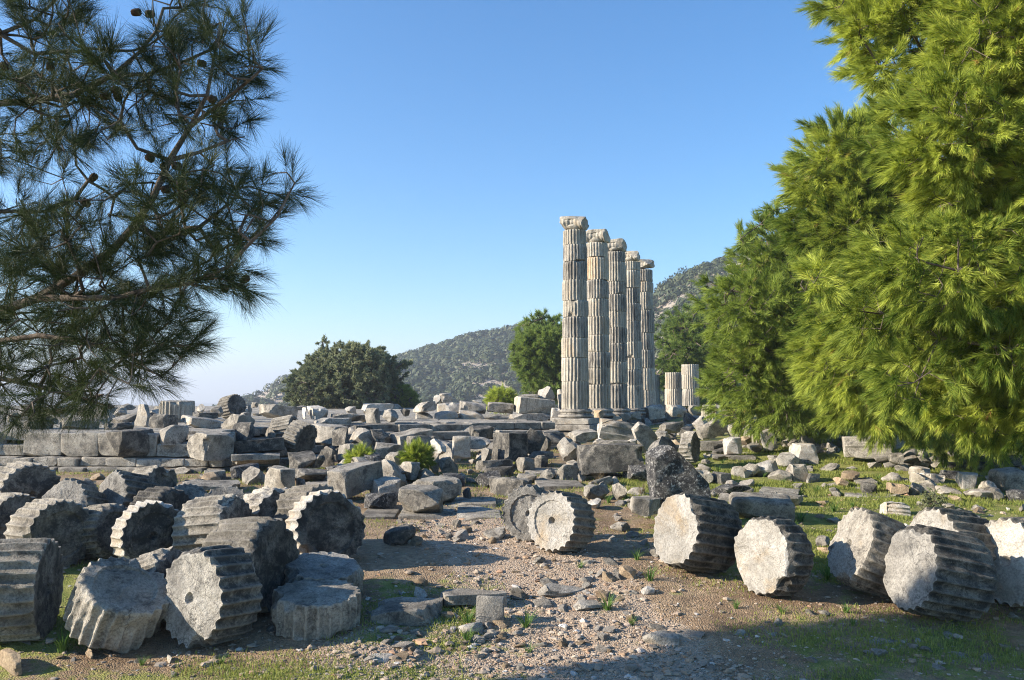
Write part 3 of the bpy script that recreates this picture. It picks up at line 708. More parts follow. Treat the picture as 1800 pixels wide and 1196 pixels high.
B(771, 796, 692, 712, 10, .9, 'rounded capital fragment on the cream coping, right one', 'pale', 'c', D=46, chips=9)
B(766, 812, 710, 727, 4, 1.3, 'smooth cream block of the raised coping', 'white', D=45)
B(806, 856, 711, 727, 3, 1.2, 'grey coping stone with slanted left end', 'pale', D=44.5)
B(856, 903, 711, 727, 3, 1.2, 'grey coping stone next to the carved pier blocks', 'grey', D=44.5)
B(728, 762, 727, 743, 3, 1.0, 'low pale block under the left end of the coping', 'pale', D=43.5)
B(762, 806, 724, 742, 3, 1.0, 'cream moulded block under the coping, left', 'white', D=43.6)
B(805, 850, 726, 742, 3, 1.0, 'bright cream moulded block under the coping, middle', 'white', D=43.7)
B(849, 895, 728, 740, 3, 1.0, 'rough stone under the coping, right', 'grey', 'r', D=43.2)
B(902, 977, 703, 731, 16, 1.3, 'large carved wall block with streaked face beside the nearest column', 'col', 'c', D=44, chips=7)
B(892, 975, 728, 739, 12, 1.5, 'low plinth block under the large carved wall block', 'pale', D=43.4)
B(912, 946, 694, 704, 5, .9, 'flat stone on top of the carved wall block', 'grey', 's', D=44.6)
B(944, 976, 679, 704, 0, .8, 'bright rounded stone perched on the carved wall block', 'white', 'r', D=45)
B(981, 994, 686, 720, 5, .7, 'narrow upright stone just left of the nearest column shaft', 'pale', D=45.5)
B(969, 985, 719, 741, 3, .6, 'small pale block touching the nearest column base', 'white', D=42.6)
B(617, 653, 748, 759, 10, .8, 'short grey slab on the terrace steps', 'dark', 's', D=34)
B(690, 741, 743, 756, 16, .8, 'slab with light left end on the terrace steps', 'grey', 's', D=36)
B(739, 804, 742, 759, 8, 1.0, 'long light slab on the middle of the terrace steps', 'pale', 's', D=36)
B(843, 912, 742, 755, 10, .9, 'long grey slab on the upper steps left of the column pedestal', 'grey', 's', D=38.3)
B(905, 972, 741, 754, 6, .9, 'slab with dark right end touching the column pedestal', 'pale', 's', D=38.6)
# rubble in front of the terrace
B(540, 614, 750, 785, 22, 1.4, 'big light block with a ragged shadowed right face below the terrace edge', 'pale', D=31.5)
B(460, 488, 750, 780, 20, .9, 'pointed grey rock at the foot of the ribbed drum', 'grey', 'r', D=30)
B(584, 612, 752, 784, 30, .9, 'dark squared block right of the ragged light one', 'dark', D=30)
B(612, 662, 757, 786, 20, .9, 'carved marble fragment with curled mouldings', 'pale', 'c', D=31, ty=18, chips=8)
B(642, 692, 754, 786, -20, .9, 'dark jagged rock right of the carved fragment', 'dark', 'r', D=31)
B(678, 762, 758, 786, 24, 1.2, 'long block in shadow with lit slanting end', 'grey', D=31, ty=-6)
B(710, 768, 768, 800, 10, 1.0, 'grey slab with broken upper edge behind the green sapling', 'grey', D=28.6, chips=7)
B(747, 790, 771, 806, 35, .9, 'bright pointed block right of the green sapling', 'white', 'r', D=27.6)
B(793, 828, 769, 806, 8, .5, 'white upright slab with rounded corners in the middle rubble', 'white', 's', D=28, chips=6)
B(581, 660, 783, 822, 30, 1.1, 'large squared block with bright left end behind the small sapling', 'pale', D=27)
B(653, 711, 781, 808, 6, 1.0, 'grey sloped block right of the small sapling', 'grey', D=27.4, ty=8)
B(636, 674, 801, 823, 12, .6, 'black block thick with pale lichen spots', 'speck', D=25.5)
B(672, 714, 798, 825, 20, .9, 'slanting slab right of the lichen spotted block', 'grey', 's', D=25.2, ty=-22)
B(537, 576, 795, 824, 20, .7, 'bluish rock leaning against the dark steps', 'dark', 'r', D=26, ty=30)
B(556, 590, 792, 822, 30, .8, 'small dark block behind the bluish leaning rock', 'dark', D=27.2)
B(698, 742, 812, 842, 25, .8, 'rounded grey block with dark right side below the green sapling', 'grey', D=24)
B(666, 730, 823, 845, 10, 1.1, 'low broad boulder behind the pair of long blocks', 'grey', 'r', D=23.6)
B(765, 807, 802, 839, -12, .7, 'upright worn drum fragment with round end facing the path', 'grey', 'r', D=25)
B(745, 775, 795, 830, 10, .7, 'grey rock right of the green sapling', 'pale', 'r', D=26)
B(771, 820, 833, 853, 5, .8, 'flat crusty stone speckled white', 'speck', 's', D=23.4)
B(579, 669, 823, 875, -48, 1.2, 'long smooth slab tilted towards the viewer in the middle rubble', 'pale', 's', D=20.6, tx=9, chips=4)
B(460, 523, 821, 863, 26, .9, 'neat cube shaped block with mottled dark front', 'grey', D=21.6, chips=2, r=.02)
B(520, 541, 842, 864, 20, .6, 'little block beside the neat cube', 'grey', D=22)
B(570, 612, 822, 850, 15, .8, 'spotted stone behind the tilted smooth slab', 'speck', D=24)
B(639, 714, 840, 876, 18, 1.0, 'long block with flat light top behind the low boulder', 'pale', D=20.7)
B(629, 704, 868, 901, 12, 1.0, 'low boulder with blackened end on the paving', 'speck', 'b', chips=9, rough=.04)
B(711, 814, 840, 890, 24, 1.0, 'largest long grey block of the middle rubble with dark right end', 'grey', D=20)
B(702, 783, 858, 905, -14, .8, 'broken block leaning on the largest long grey block', 'grey', D=18.6, chips=6)
B(808, 834, 856, 882, 10, .7, 'small dark rock right of the largest long block', 'dark', 'r')
B(832, 882, 826, 860, 8, .8, 'round dark boulder with a lichen patch', 'speck', 'r')
B(855, 936, 839, 878, 34, 1.4, 'thick rough block pointing at the upright drums', 'dark', chips=7, rough=.04)
B(903, 944, 834, 850, 8, .8, 'thin flat slab behind the thick rough block', 'grey', 's')
B(834, 902, 810, 832, 12, .8, 'pile topping block with light left facet', 'dark')
B(850, 906, 822, 840, 5, .7, 'dark block under the pile topping one', 'dark')
B(904, 940, 806, 832, 20, .8, 'tilted grey block left of the paved gap', 'grey', ty=8)
B(934, 968, 801, 825, 22, .7, 'squared dark block beside the tilted grey one', 'dark')
B(864, 928, 762, 813, 26, 1.3, 'tall dark cube block standing in the middle rubble', 'dark', D=28, chips=2)
B(838, 868, 786, 815, 15, .8, 'light stone at the left foot of the tall dark cube', 'pale', 'r', D=27.4)
B(918, 955, 764, 803, 10, .35, 'flat slab leaning on the tall dark cube', 'dark', 's', D=29.5, ty=32)
B(925, 972, 794, 806, 8, 1.0, 'low flat slab right of the tall dark cube', 'grey', 's', D=28.6)
B(948, 974, 766, 800, 20, .7, 'dark rock behind the low flat slab', 'dark', 'r', D=30)
B(800, 866, 770, 792, 14, 1.2, 'light slab end behind the tall dark cube', 'pale', D=31)
B(820, 872, 752, 772, 12, 1.1, 'dark broken block at the foot of the steps', 'dark', D=33, chips=8)
B(870, 940, 757, 771, 12, 1.2, 'light topped slab on the lower steps', 'pale', 's', D=34)
B(940, 1000, 760, 782, 16, 1.0, 'dark cracked stone on the lower steps below the pedestal', 'dark', 'r', D=33.5)
B(972, 1024, 768, 815, 35, .9, 'bright rugged rock left of the long dark block', 'pale', 'r', D=27.5)
B(1000, 1050, 758, 776, 16, 1.1, 'block with dark right end below the column pedestal', 'grey', D=34)
B(1014, 1128, 783, 834, 8, 1.3, 'very long dark block with rounded left end', 'dark', D=24.8, chips=6)
B(1048, 1106, 774, 788, 8, 1.2, 'flat grey slab on rubble behind the very long dark block', 'grey', 's', D=29)
B(1052, 1136, 746, 781, 14, .6, 'long pale moulded beam tilted down to the right', 'white', D=31, ty=9, grooves=3)
B(1051, 1064, 746, 782, 10, .6, 'short pale end piece left of the moulded beam', 'white', D=31.6)
B(1112, 1152, 750, 796, 24, .5, 'pale slab leaning up to the right beside the moulded beam', 'pale', 's', D=29.4, ty=-42)
B(1123, 1196, 766, 817, 22, 1.0, 'big dark rock with ragged bright left edge', 'dark', 'r', D=27.5)
B(1100, 1122, 771, 784, 0, .5, 'white chunk on the slab behind the long dark block', 'white', 'r', D=29)
B(1040, 1062, 771, 782, 0, .5, 'white lump below the moulded beam', 'white', 'r', D=30)
B(1095, 1148, 818, 848, 24, .8, 'black and grey block behind the reddish dry bush', 'speck')
B(1142, 1244, 788, 897, 16, .6, 'great pointed standing rock with dark lichened right side', 'speck', 'b', D=17.4, n=22, chips=6, rough=.06, planes=[((.70, 0, .72), .36), ((.25, -.2, .95), .90), ((.3, .8, .5), .78)])
B(1104, 1162, 872, 908, 4, 1.2, 'smooth low block with a wide flat top below the standing rock', 'grey', D=17)
B(1018, 1082, 850, 880, 16, .8, 'squat boulder with dark left side behind the bright drum', 'grey', 'r')
B(1072, 1106, 847, 885, 30, .7, 'pointed facetted rock beside the squat boulder', 'grey', 'r')
B(1066, 1090, 837, 856, 10, .6, 'small pale stone behind the pointed facetted rock', 'pale', 'r')
B(1030, 1060, 875, 898, 10, .6, 'white crusted stone touching the bright drum', 'white', 'r')
B(1100, 1136, 856, 874, 10, .6, 'pale stone under the reddish bush', 'pale', 'r')
# rough courses stepping down between the left wall and the middle rubble
B(410, 506, 779, 802, -4, 1.3, 'rough dark course stone highest on the steps right of the squared cube', 'dark', D=27.5, chips=8)
B(400, 500, 799, 822, -2, 1.4, 'long dark course stone second on the steps', 'grey', D=26.2, chips=8)
B(498, 562, 805, 828, 4, 1.2, 'dark course stone under the bluish leaning rock', 'dark', D=25.8, chips=8)
B(396, 468, 821, 850, 2, 1.2, 'white speckled course stone third on the steps', 'speck', D=24.4, chips=8)
B(350, 404, 828, 850, 0, 1.0, 'low grey course stone at the end of the left wall foot', 'grey', D=24.6, chips=8)
B(500, 590, 826, 850, 6, 1.2, 'long dark course stone behind the neat cube', 'dark', D=23.4, chips=8)
B(300, 430, 846, 862, 2, 1.2, 'bluish flat slab behind the thin drum with a dowel hole', 'grey', 's', D=21.5, chips=8)
# right of the columns
B(1130, 1168, 714, 737, 25, 1.0, 'grey block with broken left end under the column stumps', 'pale', D=52)
B(1168, 1206, 713, 733, 28, 1.2, 'squared block under the first column stump', 'pale', D=54)
B(1206, 1232, 714, 734, 20, 1.0, 'dark block under the second column stump', 'grey', D=54)
B(1045, 1062, 721, 743, 18, .6, 'cream lichened block between the pedestal and second column', 'tan', D=43.2)
B(1090, 1108, 728, 738, 10, .5, 'small stone at the foot of the third column', 'grey', D=45.5)
B(1108, 1126, 726, 738, 10, .5, 'pale trapezoid stone at the foot of the fourth column', 'pale', D=46)
B(1278, 1322, 733, 755, 10, .9, 'tan orange boulder at the edge of the right pines', 'tan', 'r', D=40)
B(1276, 1320, 748, 770, 30, .4, 'thin pale slab leaning up to the right near the tan boulder', 'pale', 's', D=35, ty=-27)
B(1224, 1276, 745, 772, 25, .5, 'long dark slab leaning up to the right', 'grey', 's', D=35, ty=-24)
B(1222, 1248, 740, 764, 25, .5, 'short pale slab leaning beside the long dark one', 'pale', 's', D=37, ty=-35)
B(1226, 1276, 776, 792, 10, 1.0, 'flat grey slab in the grass right of the half drum', 'grey', 's', D=31)
B(1274, 1304, 771, 799, 14, .6, 'white waisted block in the grass', 'white', 'c', D=29.5)
B(1295, 1322, 766, 782, 10, .6, 'tan top stone behind the white waisted block', 'tan', 'r', D=31)
B(1311, 1345, 778, 795, 20, .8, 'dark grey rock right of the white waisted block', 'grey', 'r', D=30)
B(1338, 1363, 758, 792, 12, .5, 'white slab standing on its end near the pines', 'white', 's', D=30, ty=-14)
B(1272, 1330, 794, 800, 5, 1.0, 'thin flat kerb stone in front of the white waisted block', 'pale', 's')
B(1160, 1200, 744, 762, 20, .9, 'grey slab in the rubble under the column stumps', 'grey', D=38)
B(1190, 1226, 752, 770, -15, .9, 'dark block behind the half drum', 'dark', D=36)
B(1150, 1180, 757, 775, 10, .9, 'pale broken stone left of the scrub on the rubble', 'pale', 'r', D=34)
B(1392, 1432, 782, 811, 16, .9, 'cream squared block at the left end of the rubble bank', 'white', D=28.5)
B(1480, 1568, 767, 806, 6, .9, 'long pale block with level grooves on the rubble bank', 'pale', 'c', D=27.5, ty=-1, grooves=4, chips=5)
B(1562, 1610, 766, 797, -30, 1.1, 'pale block with dark right end behind the grooved one', 'pale', D=29.5)
B(1560, 1590, 798, 815, 8, .6, 'grey stone on top of the dry wall', 'grey', D=26.2)
B(1300, 1340, 814, 841, 30, .6, 'grey slab leaning left of the white peaked rock', 'grey', 'r')
B(1322, 1368, 808, 840, 20, .7, 'white peaked rock in the grass right of centre', 'white', 'r', n=12)
B(1350, 1396, 825, 848, 20, .7, 'dark wedge shaped stone in front of the white peaked rock', 'grey', 'r')
B(1384, 1414, 815, 848, 22, .7, 'upright light block right of the white peaked rock', 'pale')
B(1411, 1447, 831, 851, 0, .6, 'round pale stone in the grass', 'pale', 'r')
B(1400, 1435, 820, 832, 0, .6, 'low grey stone behind the round pale one', 'grey', 's')
B(1213, 1252, 829, 853, 8, .7, 'short pale block left half of a pair beyond the standing rock', 'pale')
B(1249, 1284, 830, 853, 30, .7, 'short dark block right half of a pair beyond the standing rock', 'dark')
B(1238, 1324, 850, 877, 8, .9, 'flat lichened boulder with white underside', 'speck', 'r')
B(1278, 1398, 874, 918, 6, .9, 'long smooth rounded stone behind the veined drum', 'grey', 'b', r=.3, chips=4)
B(1368, 1412, 866, 892, 16, .7, 'grey stone at the right end of the long smooth one', 'grey', 'r')
B(1322, 1420, 858, 876, -4, 1.5, 'broad paving slab in the grass behind the long smooth stone', 'grey', 's')
B(1448, 1486, 860, 874, 4, 1.2, 'ribbed paving slab in the grass', 'grey', 's')
B(1464, 1496, 838, 858, 10, .5, 'lower tan stone of a small stack in the grass', 'tan', 'r')
B(1474, 1514, 827, 848, 10, .6, 'tan broken rock with holes in the grass', 'tan', 'r', n=12)
B(1490, 1548, 842, 856, 6, 1.4, 'thin slab on edge behind two short blocks', 'pale', 's')
B(1510, 1545, 850, 871, 8, .7, 'short block with dark arched face, left of two', 'dark')
B(1549, 1604, 850, 872, 4, .8, 'short block with brown stained face, right of two', 'tan')
B(1545, 1602, 838, 848, 3, 1.0, 'layered slab behind the brown stained block', 'grey', 's')
B(1620, 1656, 833, 851, 24, .8, 'pale block with dark right end on the right terrace line', 'pale')
B(1648, 1702, 828, 846, 10, .9, 'grey block with white patches on the right terrace line', 'speck')
B(1684, 1718, 830, 864, 20, .6, 'pale curved fragment with a high left tip', 'white', 'c', chips=10, depth=.5)
B(1714, 1756, 843, 871, 10, .7, 'grey wedge right of the pale curved fragment', 'grey', 'r')
B(1728, 1758, 836, 852, 10, .6, 'pale chunk above the grey wedge', 'pale', 'r', D=23.5)
B(1750, 1798, 827, 868, 30, .8, 'thick round ended block near the right edge', 'grey', 'b', r=.22)
B(1786, 1815, 818, 850, 10, .8, 'dark boulder cut by the right edge', 'dark', 'r')
B(1732, 1760, 858, 881, 20, .6, 'small flat topped block near the right edge', 'grey')
B(1759, 1812, 860, 884, 4, .8, 'low rough block cut by the right edge', 'speck')
B(1664, 1696, 860, 873, 6, .5, 'flat oval stone in the grass', 'grey', 'r')
B(1662, 1694, 870, 884, 6, .4, 'cream orange slab of stone in the grass', 'tan', 'r')
B(1785, 1812, 884, 903, 6, .5, 'pale stone cut by the right edge in the grass', 'pale', 'r')
B(1556, 1594, 884, 907, 24, .5, 'striped fluted chip lying in the grass', 'white', 'c', grooves=6)
B(1506, 1542, 903, 935, 12, .5, 'rough block behind the tilted streaky drum', 'pale', 'c', D=14.6)
B(1484, 1508, 911, 935, 12, .5, 'small rough rock left of the block behind the tilted drum', 'grey', 'r', D=14.6)
B(1450, 1480, 908, 922, 12, .4, 'white stone in the grass behind the tilted drum', 'white', 'r')
B(1430, 1462, 940, 965, 12, .4, 'round grey stone between two drums of the right row', 'grey', 'r')
B(1436, 1470, 958, 976, 12, .4, 'tan stone between two drums of the right row', 'tan', 'r')
B(1586, 1606, 920, 935, 12, .4, 'white pebble stone above the ribbed drum', 'white', 'r')
B(1650, 1682, 883, 897, 5, .4, 'grey stone beside the small dark shrub', 'grey', 'r')
B(1765, 1780, 892, 900, 5, .3, 'small white stone in the right hand grass', 'white', 'r')
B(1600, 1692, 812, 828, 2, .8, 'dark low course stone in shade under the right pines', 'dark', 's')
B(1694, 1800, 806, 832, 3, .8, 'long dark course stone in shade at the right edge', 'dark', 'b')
B(1480, 1572, 868, 878, 1, .8, 'thin slab edge in the grass below the two short blocks', 'pale', 's')
B(1600, 1690, 856, 868, 2, 1.0, 'broad sunken slab in the grass left of the curled fragment', 'grey', 's')
B(1250, 1330, 800, 812, 4, 1.0, 'flat grey slab in the grass above the white peaked rock', 'grey', 's')
B(1350, 1440, 806, 818, 3, .8, 'low slab row in the grass under the cream squared block', 'grey', 's')
B(1160, 1230, 826, 846, 8, .8, 'grey slab behind the great pointed rock', 'grey', 's')
# foreground
B(657, 777, 1064, 1102, -6, .75, 'flat slab with shaded front at the foot of the low upright drum', 'grey', 's', chips=6)
B(772, 892, 1036, 1074, 12, .5, 'long half buried slab with moss at its foot', 'grey', 's', chips=8, rough=.03)
B(716, 760, 1030, 1060, 20, .4, 'bluish angular stone standing in drum shadow', 'pale', 'r')
B(834, 886, 1050, 1104, -8, .16, 'upright waisted slab with smooth grey front', 'greyface', 's', tx=-8, chips=4, depth=.5)
B(798, 862, 1090, 1122, 22, .35, 'white pointed stone in front of the upright waisted slab', 'white', 'r')
B(860, 905, 1085, 1108, 10, .35, 'tan half buried stone right of the upright waisted slab', 'tan', 'r')
B(936, 1030, 1022, 1055, 6, .6, 'rounded pale rock beside the path', 'pale', 'r', n=12)
B(1004, 1062, 1054, 1077, 10, .4, 'low pale rock with a green tuft by the path', 'pale', 'r')
B(936, 970, 1054, 1068, 10, .35, 'flat bluish stone by the path', 'grey', 's')
B(1087, 1120, 994, 1020, 10, .3, 'rounded cream stone on the path edge', 'tan', 'r')
B(1127, 1151, 1030, 1046, 10, .2, 'small white stone on the path edge', 'white', 'r')
B(1022, 1048, 983, 994, 10, .2, 'little flat pale stone in the path', 'pale', 'r')
B(-10, 48, 1140, 1194, 20, .6, 'tan cut block in the bottom left corner', 'tan')
B(672, 732, 930, 964, 30, .35, 'bluish fallen beam in the shade of the left heap', 'dark', 'b', ty=-14)
B(790, 815, 912, 930, 20, .3, 'dark little angular stone at the top of the gravel', 'grey', 'r')
B(1128, 1196, 1108, 1144, 16, .35, 'flat bluish stone in the shade near the bottom', 'pale', 'r')
B(1160, 1242, 1112, 1126, 5, .4, 'thin mossy slab just above the flat bluish stone', 'grey', 's')
B(1496, 1596, 1118, 1142, 6, .35, 'long flat white stone in the shade in front of the dark drum', 'pale', 'r')
B(1590, 1624, 1120, 1138, 6, .25, 'small white rock near the foot of the dark streaked drum', 'white', 'r')
B(1140, 1180, 1094, 1114, 6, .3, 'mossy grey stone at the border of sun and shade', 'grey', 'r')
B(505, 548, 1110, 1134, 10, .3, 'prop stone under the low upright drum', 'pale', 'r', D=11.25)
B(458, 492, 1098, 1122, 10, .3, 'dark prop stone left of the low upright drum', 'dark', 'r', D=11.5)
B(140, 172, 1138, 1160, 10, .3, 'prop stone under the short tilted drum', 'tan', 'r', D=10.9)
B(30, 64, 1124, 1140, 10, .25, 'flat stone at the foot of the left edge drum', 'grey', 'r')
B(288, 308, 1150, 1170, 10, .2, 'small white stone between two front drums', 'white', 'r')
B(320, 342, 1143, 1158, 10, .2, 'small grey stone at the foot of the pointed drum', 'grey', 'r')
B(676, 736, 1126, 1146, 10, .3, 'pale flat stone in the bottom gravel', 'pale', 'r')
B(640, 700, 1146, 1170, 10, .3, 'white flat stone near the bottom of the gravel', 'white', 'r')
# paving slabs in front of the middle rubble
for (x0, x1, y0, y1, lab) in [(640, 700, 897, 914, 'left paving slab behind the gravel'), (704, 800, 893, 914, 'long paving slab behind the gravel with block shadows'), (802, 880, 893, 915, 'paving slab touching the thin scalloped drum'),
                              (780, 872, 876, 892, 'back paving slab under the rubble'), (940, 1020, 842, 862, 'paving slab behind the bright drum'), (990, 1090, 826, 842, 'worn paving slab in front of the very long dark block'),
                              (920, 990, 824, 836, 'paving slab in the gap between blocks'), (525, 600, 866, 880, 'dark paving slab right of the neat cube'), (540, 640, 846, 862, 'bright strip of paving behind the tilted slab')]:
    a_, b_ = hit((x0 + x1) / 2, y1), hit((x0 + x1) / 2, y0)
    put_stone('s', 'grey', (b_.x / 2 + a_.x / 2, (a_.y + b_.y) / 2, (a_.z + b_.z) / 2 - .16), ((x1 - x0) * a_.y / F, max(.5, b_.y - a_.y), .22), 3, label=lab, chips=3, rough=.012, group='paving slabs')
# dry stone wall on the right
wl = empty('dry_stone_wall', (hit(1600, 822).x, hit(1600, 822).y, 0), 'low dry stone wall of rough pale stones below the right pines', 'wall')
rng = random.Random(5); V = []; Fc = []; o_ = 0
for row, yy in enumerate((824, 814)):
    x = 1524 + row * 12
    while x < 1680 - row * 60:
        w_ = rng.uniform(20, 32); g = hit(x + w_ / 2, 824); p, f = rock_geo(rng.randint(1, 999), 7, 12, .04)
        s_ = w_ * g.y / F * .98; V.append(p * np.array([s_ / 2, .2, .13]) + np.array([g.x, g.y, g.z + .09 + row * .2]) - np.array(wl.location)); Fc.append(f + o_); o_ += len(p); x += w_
link('wall_stones', mesh_np('wall_stones', np.concatenate(V), np.concatenate(Fc), M['pale'], True, sharp=34), wl)

# ------------------------------------------------------------------ smaller countable stones: shared rock meshes, one object each
CH = {}
for mn in ('chip', 'pale', 'grey', 'tan', 'dark'):
    CH[mn] = []
    for k in range(7):
        p, f = rock_geo(900 + k, 7, 14, .05); p = p * .5
        CH[mn].append(mesh_np('stone_chip', p, f, M[mn], True, sharp=22))
USED = set()
def own_label(g, s, tone, fallback):
    """say which stone it is by the nearest stone or drum that has a label of its own"""
    best = sorted(((math.hypot(o.location.x - g.x, o.location.y - g.y), i) for i, o in enumerate(LAB)))[:3]
    for dist, i in best:
        o = LAB[i]; nb = o['label']; dx, dy = g.x - o.location.x, g.y - o.location.y
        rel = ('just right of' if dx > 0 else 'just left of') if abs(dx) > abs(dy) else ('just behind' if dy > 0 else 'just in front of')
        t = ('pale' if tone in ('chip', 'pale') else {'grey': 'grey', 'dark': 'dark', 'tan': 'tan'}[tone]) + ' stone ' + rel + ' the ' + nb
        if dist < 2.2 + s and len(t.split()) <= 16 and t not in USED: USED.add(t); return t
    return fallback
def scatter(n, box, size, mats, label, group, name='loose_stone', cat='stone', flat=(.35, .75), seed=1, D=None, mask=None):
    rng = random.Random(seed); k = 0; tries = 0
    while k < n and tries < n * 30:
        tries += 1
        px, py = rng.uniform(box[0], box[2]), rng.uniform(box[1], box[3])
        g = hit(px, py)
        if mask and not mask(g): continue
        if any((g.x - a) ** 2 + (g.y - b) ** 2 < (r_ * .7) ** 2 for a, b, r_ in PLACED[:NBIG]): continue
        s = rng.uniform(*size) * (1 if rng.random() < .85 else 1.6); h = s * rng.uniform(*flat)
        me_ = rng.choice(mats); o = bpy.data.objects.new(name, rng.choice(CH[me_])); C.link(o)
        o.scale = (s, s * rng.uniform(.6, 1), h); o.rotation_euler = (rng.uniform(-.25, .25), rng.uniform(-.25, .25), rng.uniform(0, 6.28))
        o.location = (g.x, g.y, g.z + h * rng.uniform(.1, .3)); tag(o, own_label(g, s, me_, label), cat, group); k += 1
NBIG = len(PLACED)
LAB = [o for o in scene.objects if o.parent is None and o.get('label') and not o.get('kind') and 'group' not in o.keys() or o.get('group') == 'fallen fluted column drums']
scatter(34, (640, 1010, 1130, 1190), (.10, .22), ['chip', 'chip', 'pale', 'tan'], 'small flat pale stone lying in the gravel at the bottom', 'small stones at the bottom of the view', seed=1, name='marble_chip')
scatter(36, (660, 1085, 1090, 1150), (.08, .20), ['chip', 'chip', 'tan'], 'small pale chip of marble beside the bottom gravel', 'marble chips on the gravel', seed=2, name='marble_chip')
scatter(16, (20, 1130, 480, 1192), (.07, .14), ['chip', 'tan', 'grey'], 'small stone on bare soil below the left heap', 'stones on the soil below the left heap', seed=3, name='marble_chip')
scatter(22, (900, 985, 1120, 1075), (.10, .26), ['chip', 'pale', 'tan', 'grey'], 'small rock strewn beside the central path', 'rocks beside the central path', seed=4)
scatter(26, (660, 915, 900, 960), (.12, .28), ['chip', 'pale', 'tan', 'grey'], 'weathered stone chip on the upper gravel by the thin drum', 'chips on the upper gravel', seed=5, name='marble_chip')
scatter(14, (1060, 870, 1150, 990), (.14, .30), ['chip', 'pale', 'grey'], 'loose stone in the grass between the bright drum and the veined drum', 'stones between two bright drums', seed=6)
scatter(26, (1250, 1060, 1790, 1190), (.08, .20), ['chip', 'grey', 'pale'], 'small stone in the shaded grass at the bottom right', 'stones in the shaded grass', seed=7)
scatter(20, (1380, 880, 1790, 940), (.12, .32), ['pale', 'chip', 'tan'], 'pale stone lying in the sunny grass on the right', 'stones in the sunny grass', seed=8)
scatter(75, (1200, 800, 1790, 880), (.18, .60), ['pale', 'grey', 'chip', 'grey'], 'broken stone in the grass below the right pines', 'broken stones in the far right grass', seed=9)
scatter(34, (1380, 768, 1485, 797), (.25, .55), ['pale', 'chip', 'pale'], 'white broken stone in the rubble bank under the pines', 'stones of the rubble bank', seed=10, name='rubble_stone', flat=(.6, .9))
scatter(14, (1430, 775, 1680, 800), (.2, .5), ['pale', 'chip', 'tan'], 'stone near the grooved block on the bank', 'stones near the grooved block', seed=11, name='rubble_stone')
scatter(60, (1040, 745, 1330, 800), (.3, .9), ['grey', 'pale', 'dark', 'tan'], 'broken stone in the rubble between the columns and the right pines', 'rubble right of the columns', seed=12, name='rubble_stone', flat=(.5, .9))
scatter(130, (540, 758, 1060, 860), (.22, .75), ['grey', 'dark', 'pale', 'pale'], 'smaller broken stone wedged among the big blocks of the middle rubble', 'small stones of the middle rubble', seed=13, name='rubble_stone', flat=(.5, .9))
scatter(22, (440, 780, 620, 850), (.3, .8), ['dark', 'grey'], 'dark broken stone on the steps right of the left terrace wall', 'dark stones on the steps', seed=14, name='rubble_stone', flat=(.5, .9))
scatter(34, (30, 718, 720, 745), (.5, 1.4), ['grey', 'pale', 'dark'], 'weathered stone lying on the terrace floor', 'stones on the terrace floor', seed=15, name='rubble_stone', flat=(.35, .6))
scatter(16, (780, 707, 1000, 735), (.4, .9), ['pale', 'pale', 'grey'], 'pale stone on the terrace behind the coping', 'stones behind the coping', seed=16, name='rubble_stone', flat=(.35, .6))
scatter(12, (60, 825, 440, 850), (.3, .6), ['grey', 'tan'], 'stone at the foot of the left terrace wall', 'stones at the foot of the terrace wall', seed=17, name='rubble_stone')

# gravel: countless pebbles, one mesh
def gravel(n, seed):
    rs = np.random.RandomState(seed)
    y = 8.6 + 13.5 * rs.rand(n * 6) ** 1.5; x = (rs.rand(n * 6) - .5) * 2 * (y * .68)
    m = path_mask(x, y) + .10 + .12 * (fbm2(x, y, .8, 3, 77) > .1)
    keep = rs.rand(n * 6) < m * (1.1 - .5 * green_mask(x, y)); x, y = x[keep][:n], y[keep][:n]; n = len(x)
    c, f = cube_grid(2); k = len(c)
    b = c / np.linalg.norm(c, axis=1, keepdims=True)
    s = rs.gamma(1.5, .0045, n) + .005; s = np.where(rs.rand(n) < .035, s + .02 + .03 * rs.rand(n), np.minimum(s, .03))
    P = b[None] * (1 + .8 * (rs.rand(n, k, 1) - .5)) * s[:, None, None] * np.stack([1 + .5 * rs.rand(n), np.ones(n), .35 + .3 * rs.rand(n)], 1)[:, None]
    a = rs.rand(n) * 6.28; X = P[:, :, 0] * np.cos(a)[:, None] - P[:, :, 1] * np.sin(a)[:, None]; Y = P[:, :, 0] * np.sin(a)[:, None] + P[:, :, 1] * np.cos(a)[:, None]
    z = G(x, y) + .022 * fbm2(x, y, 5, 3, 31)
    V = np.stack([X + x[:, None], Y + y[:, None], P[:, :, 2] + (z + s * .2)[:, None]], 2).reshape(-1, 3)
    Fq = (f[None] + (np.arange(n) * k)[:, None, None]).reshape(-1, 4)
    m_, t, bs = newmat('pebbles'); at_ = t.nodes.new('ShaderNodeAttribute'); at_.attribute_name = 'v'
    t.links.new(ramp(t, at_.outputs['Fac'], [(0, (.27, .22, .17)), (.3, (.34, .265, .195)), (.6, (.43, .36, .285)), (.8, (.34, .24, .16)), (.9, (.40, .25, .16)), (.96, (.58, .55, .50)), (1, (.28, .26, .25))]), bs.inputs['Base Color'])
    me = mesh_np('gravel', V, Fq, m_, False, attrs={'v': np.repeat(rs.rand(n), k)})
    tag(link('gravel', me), 'pale and reddish gravel scattered along the footpath', 'gravel', kind='stuff')
gravel(30000, 3)
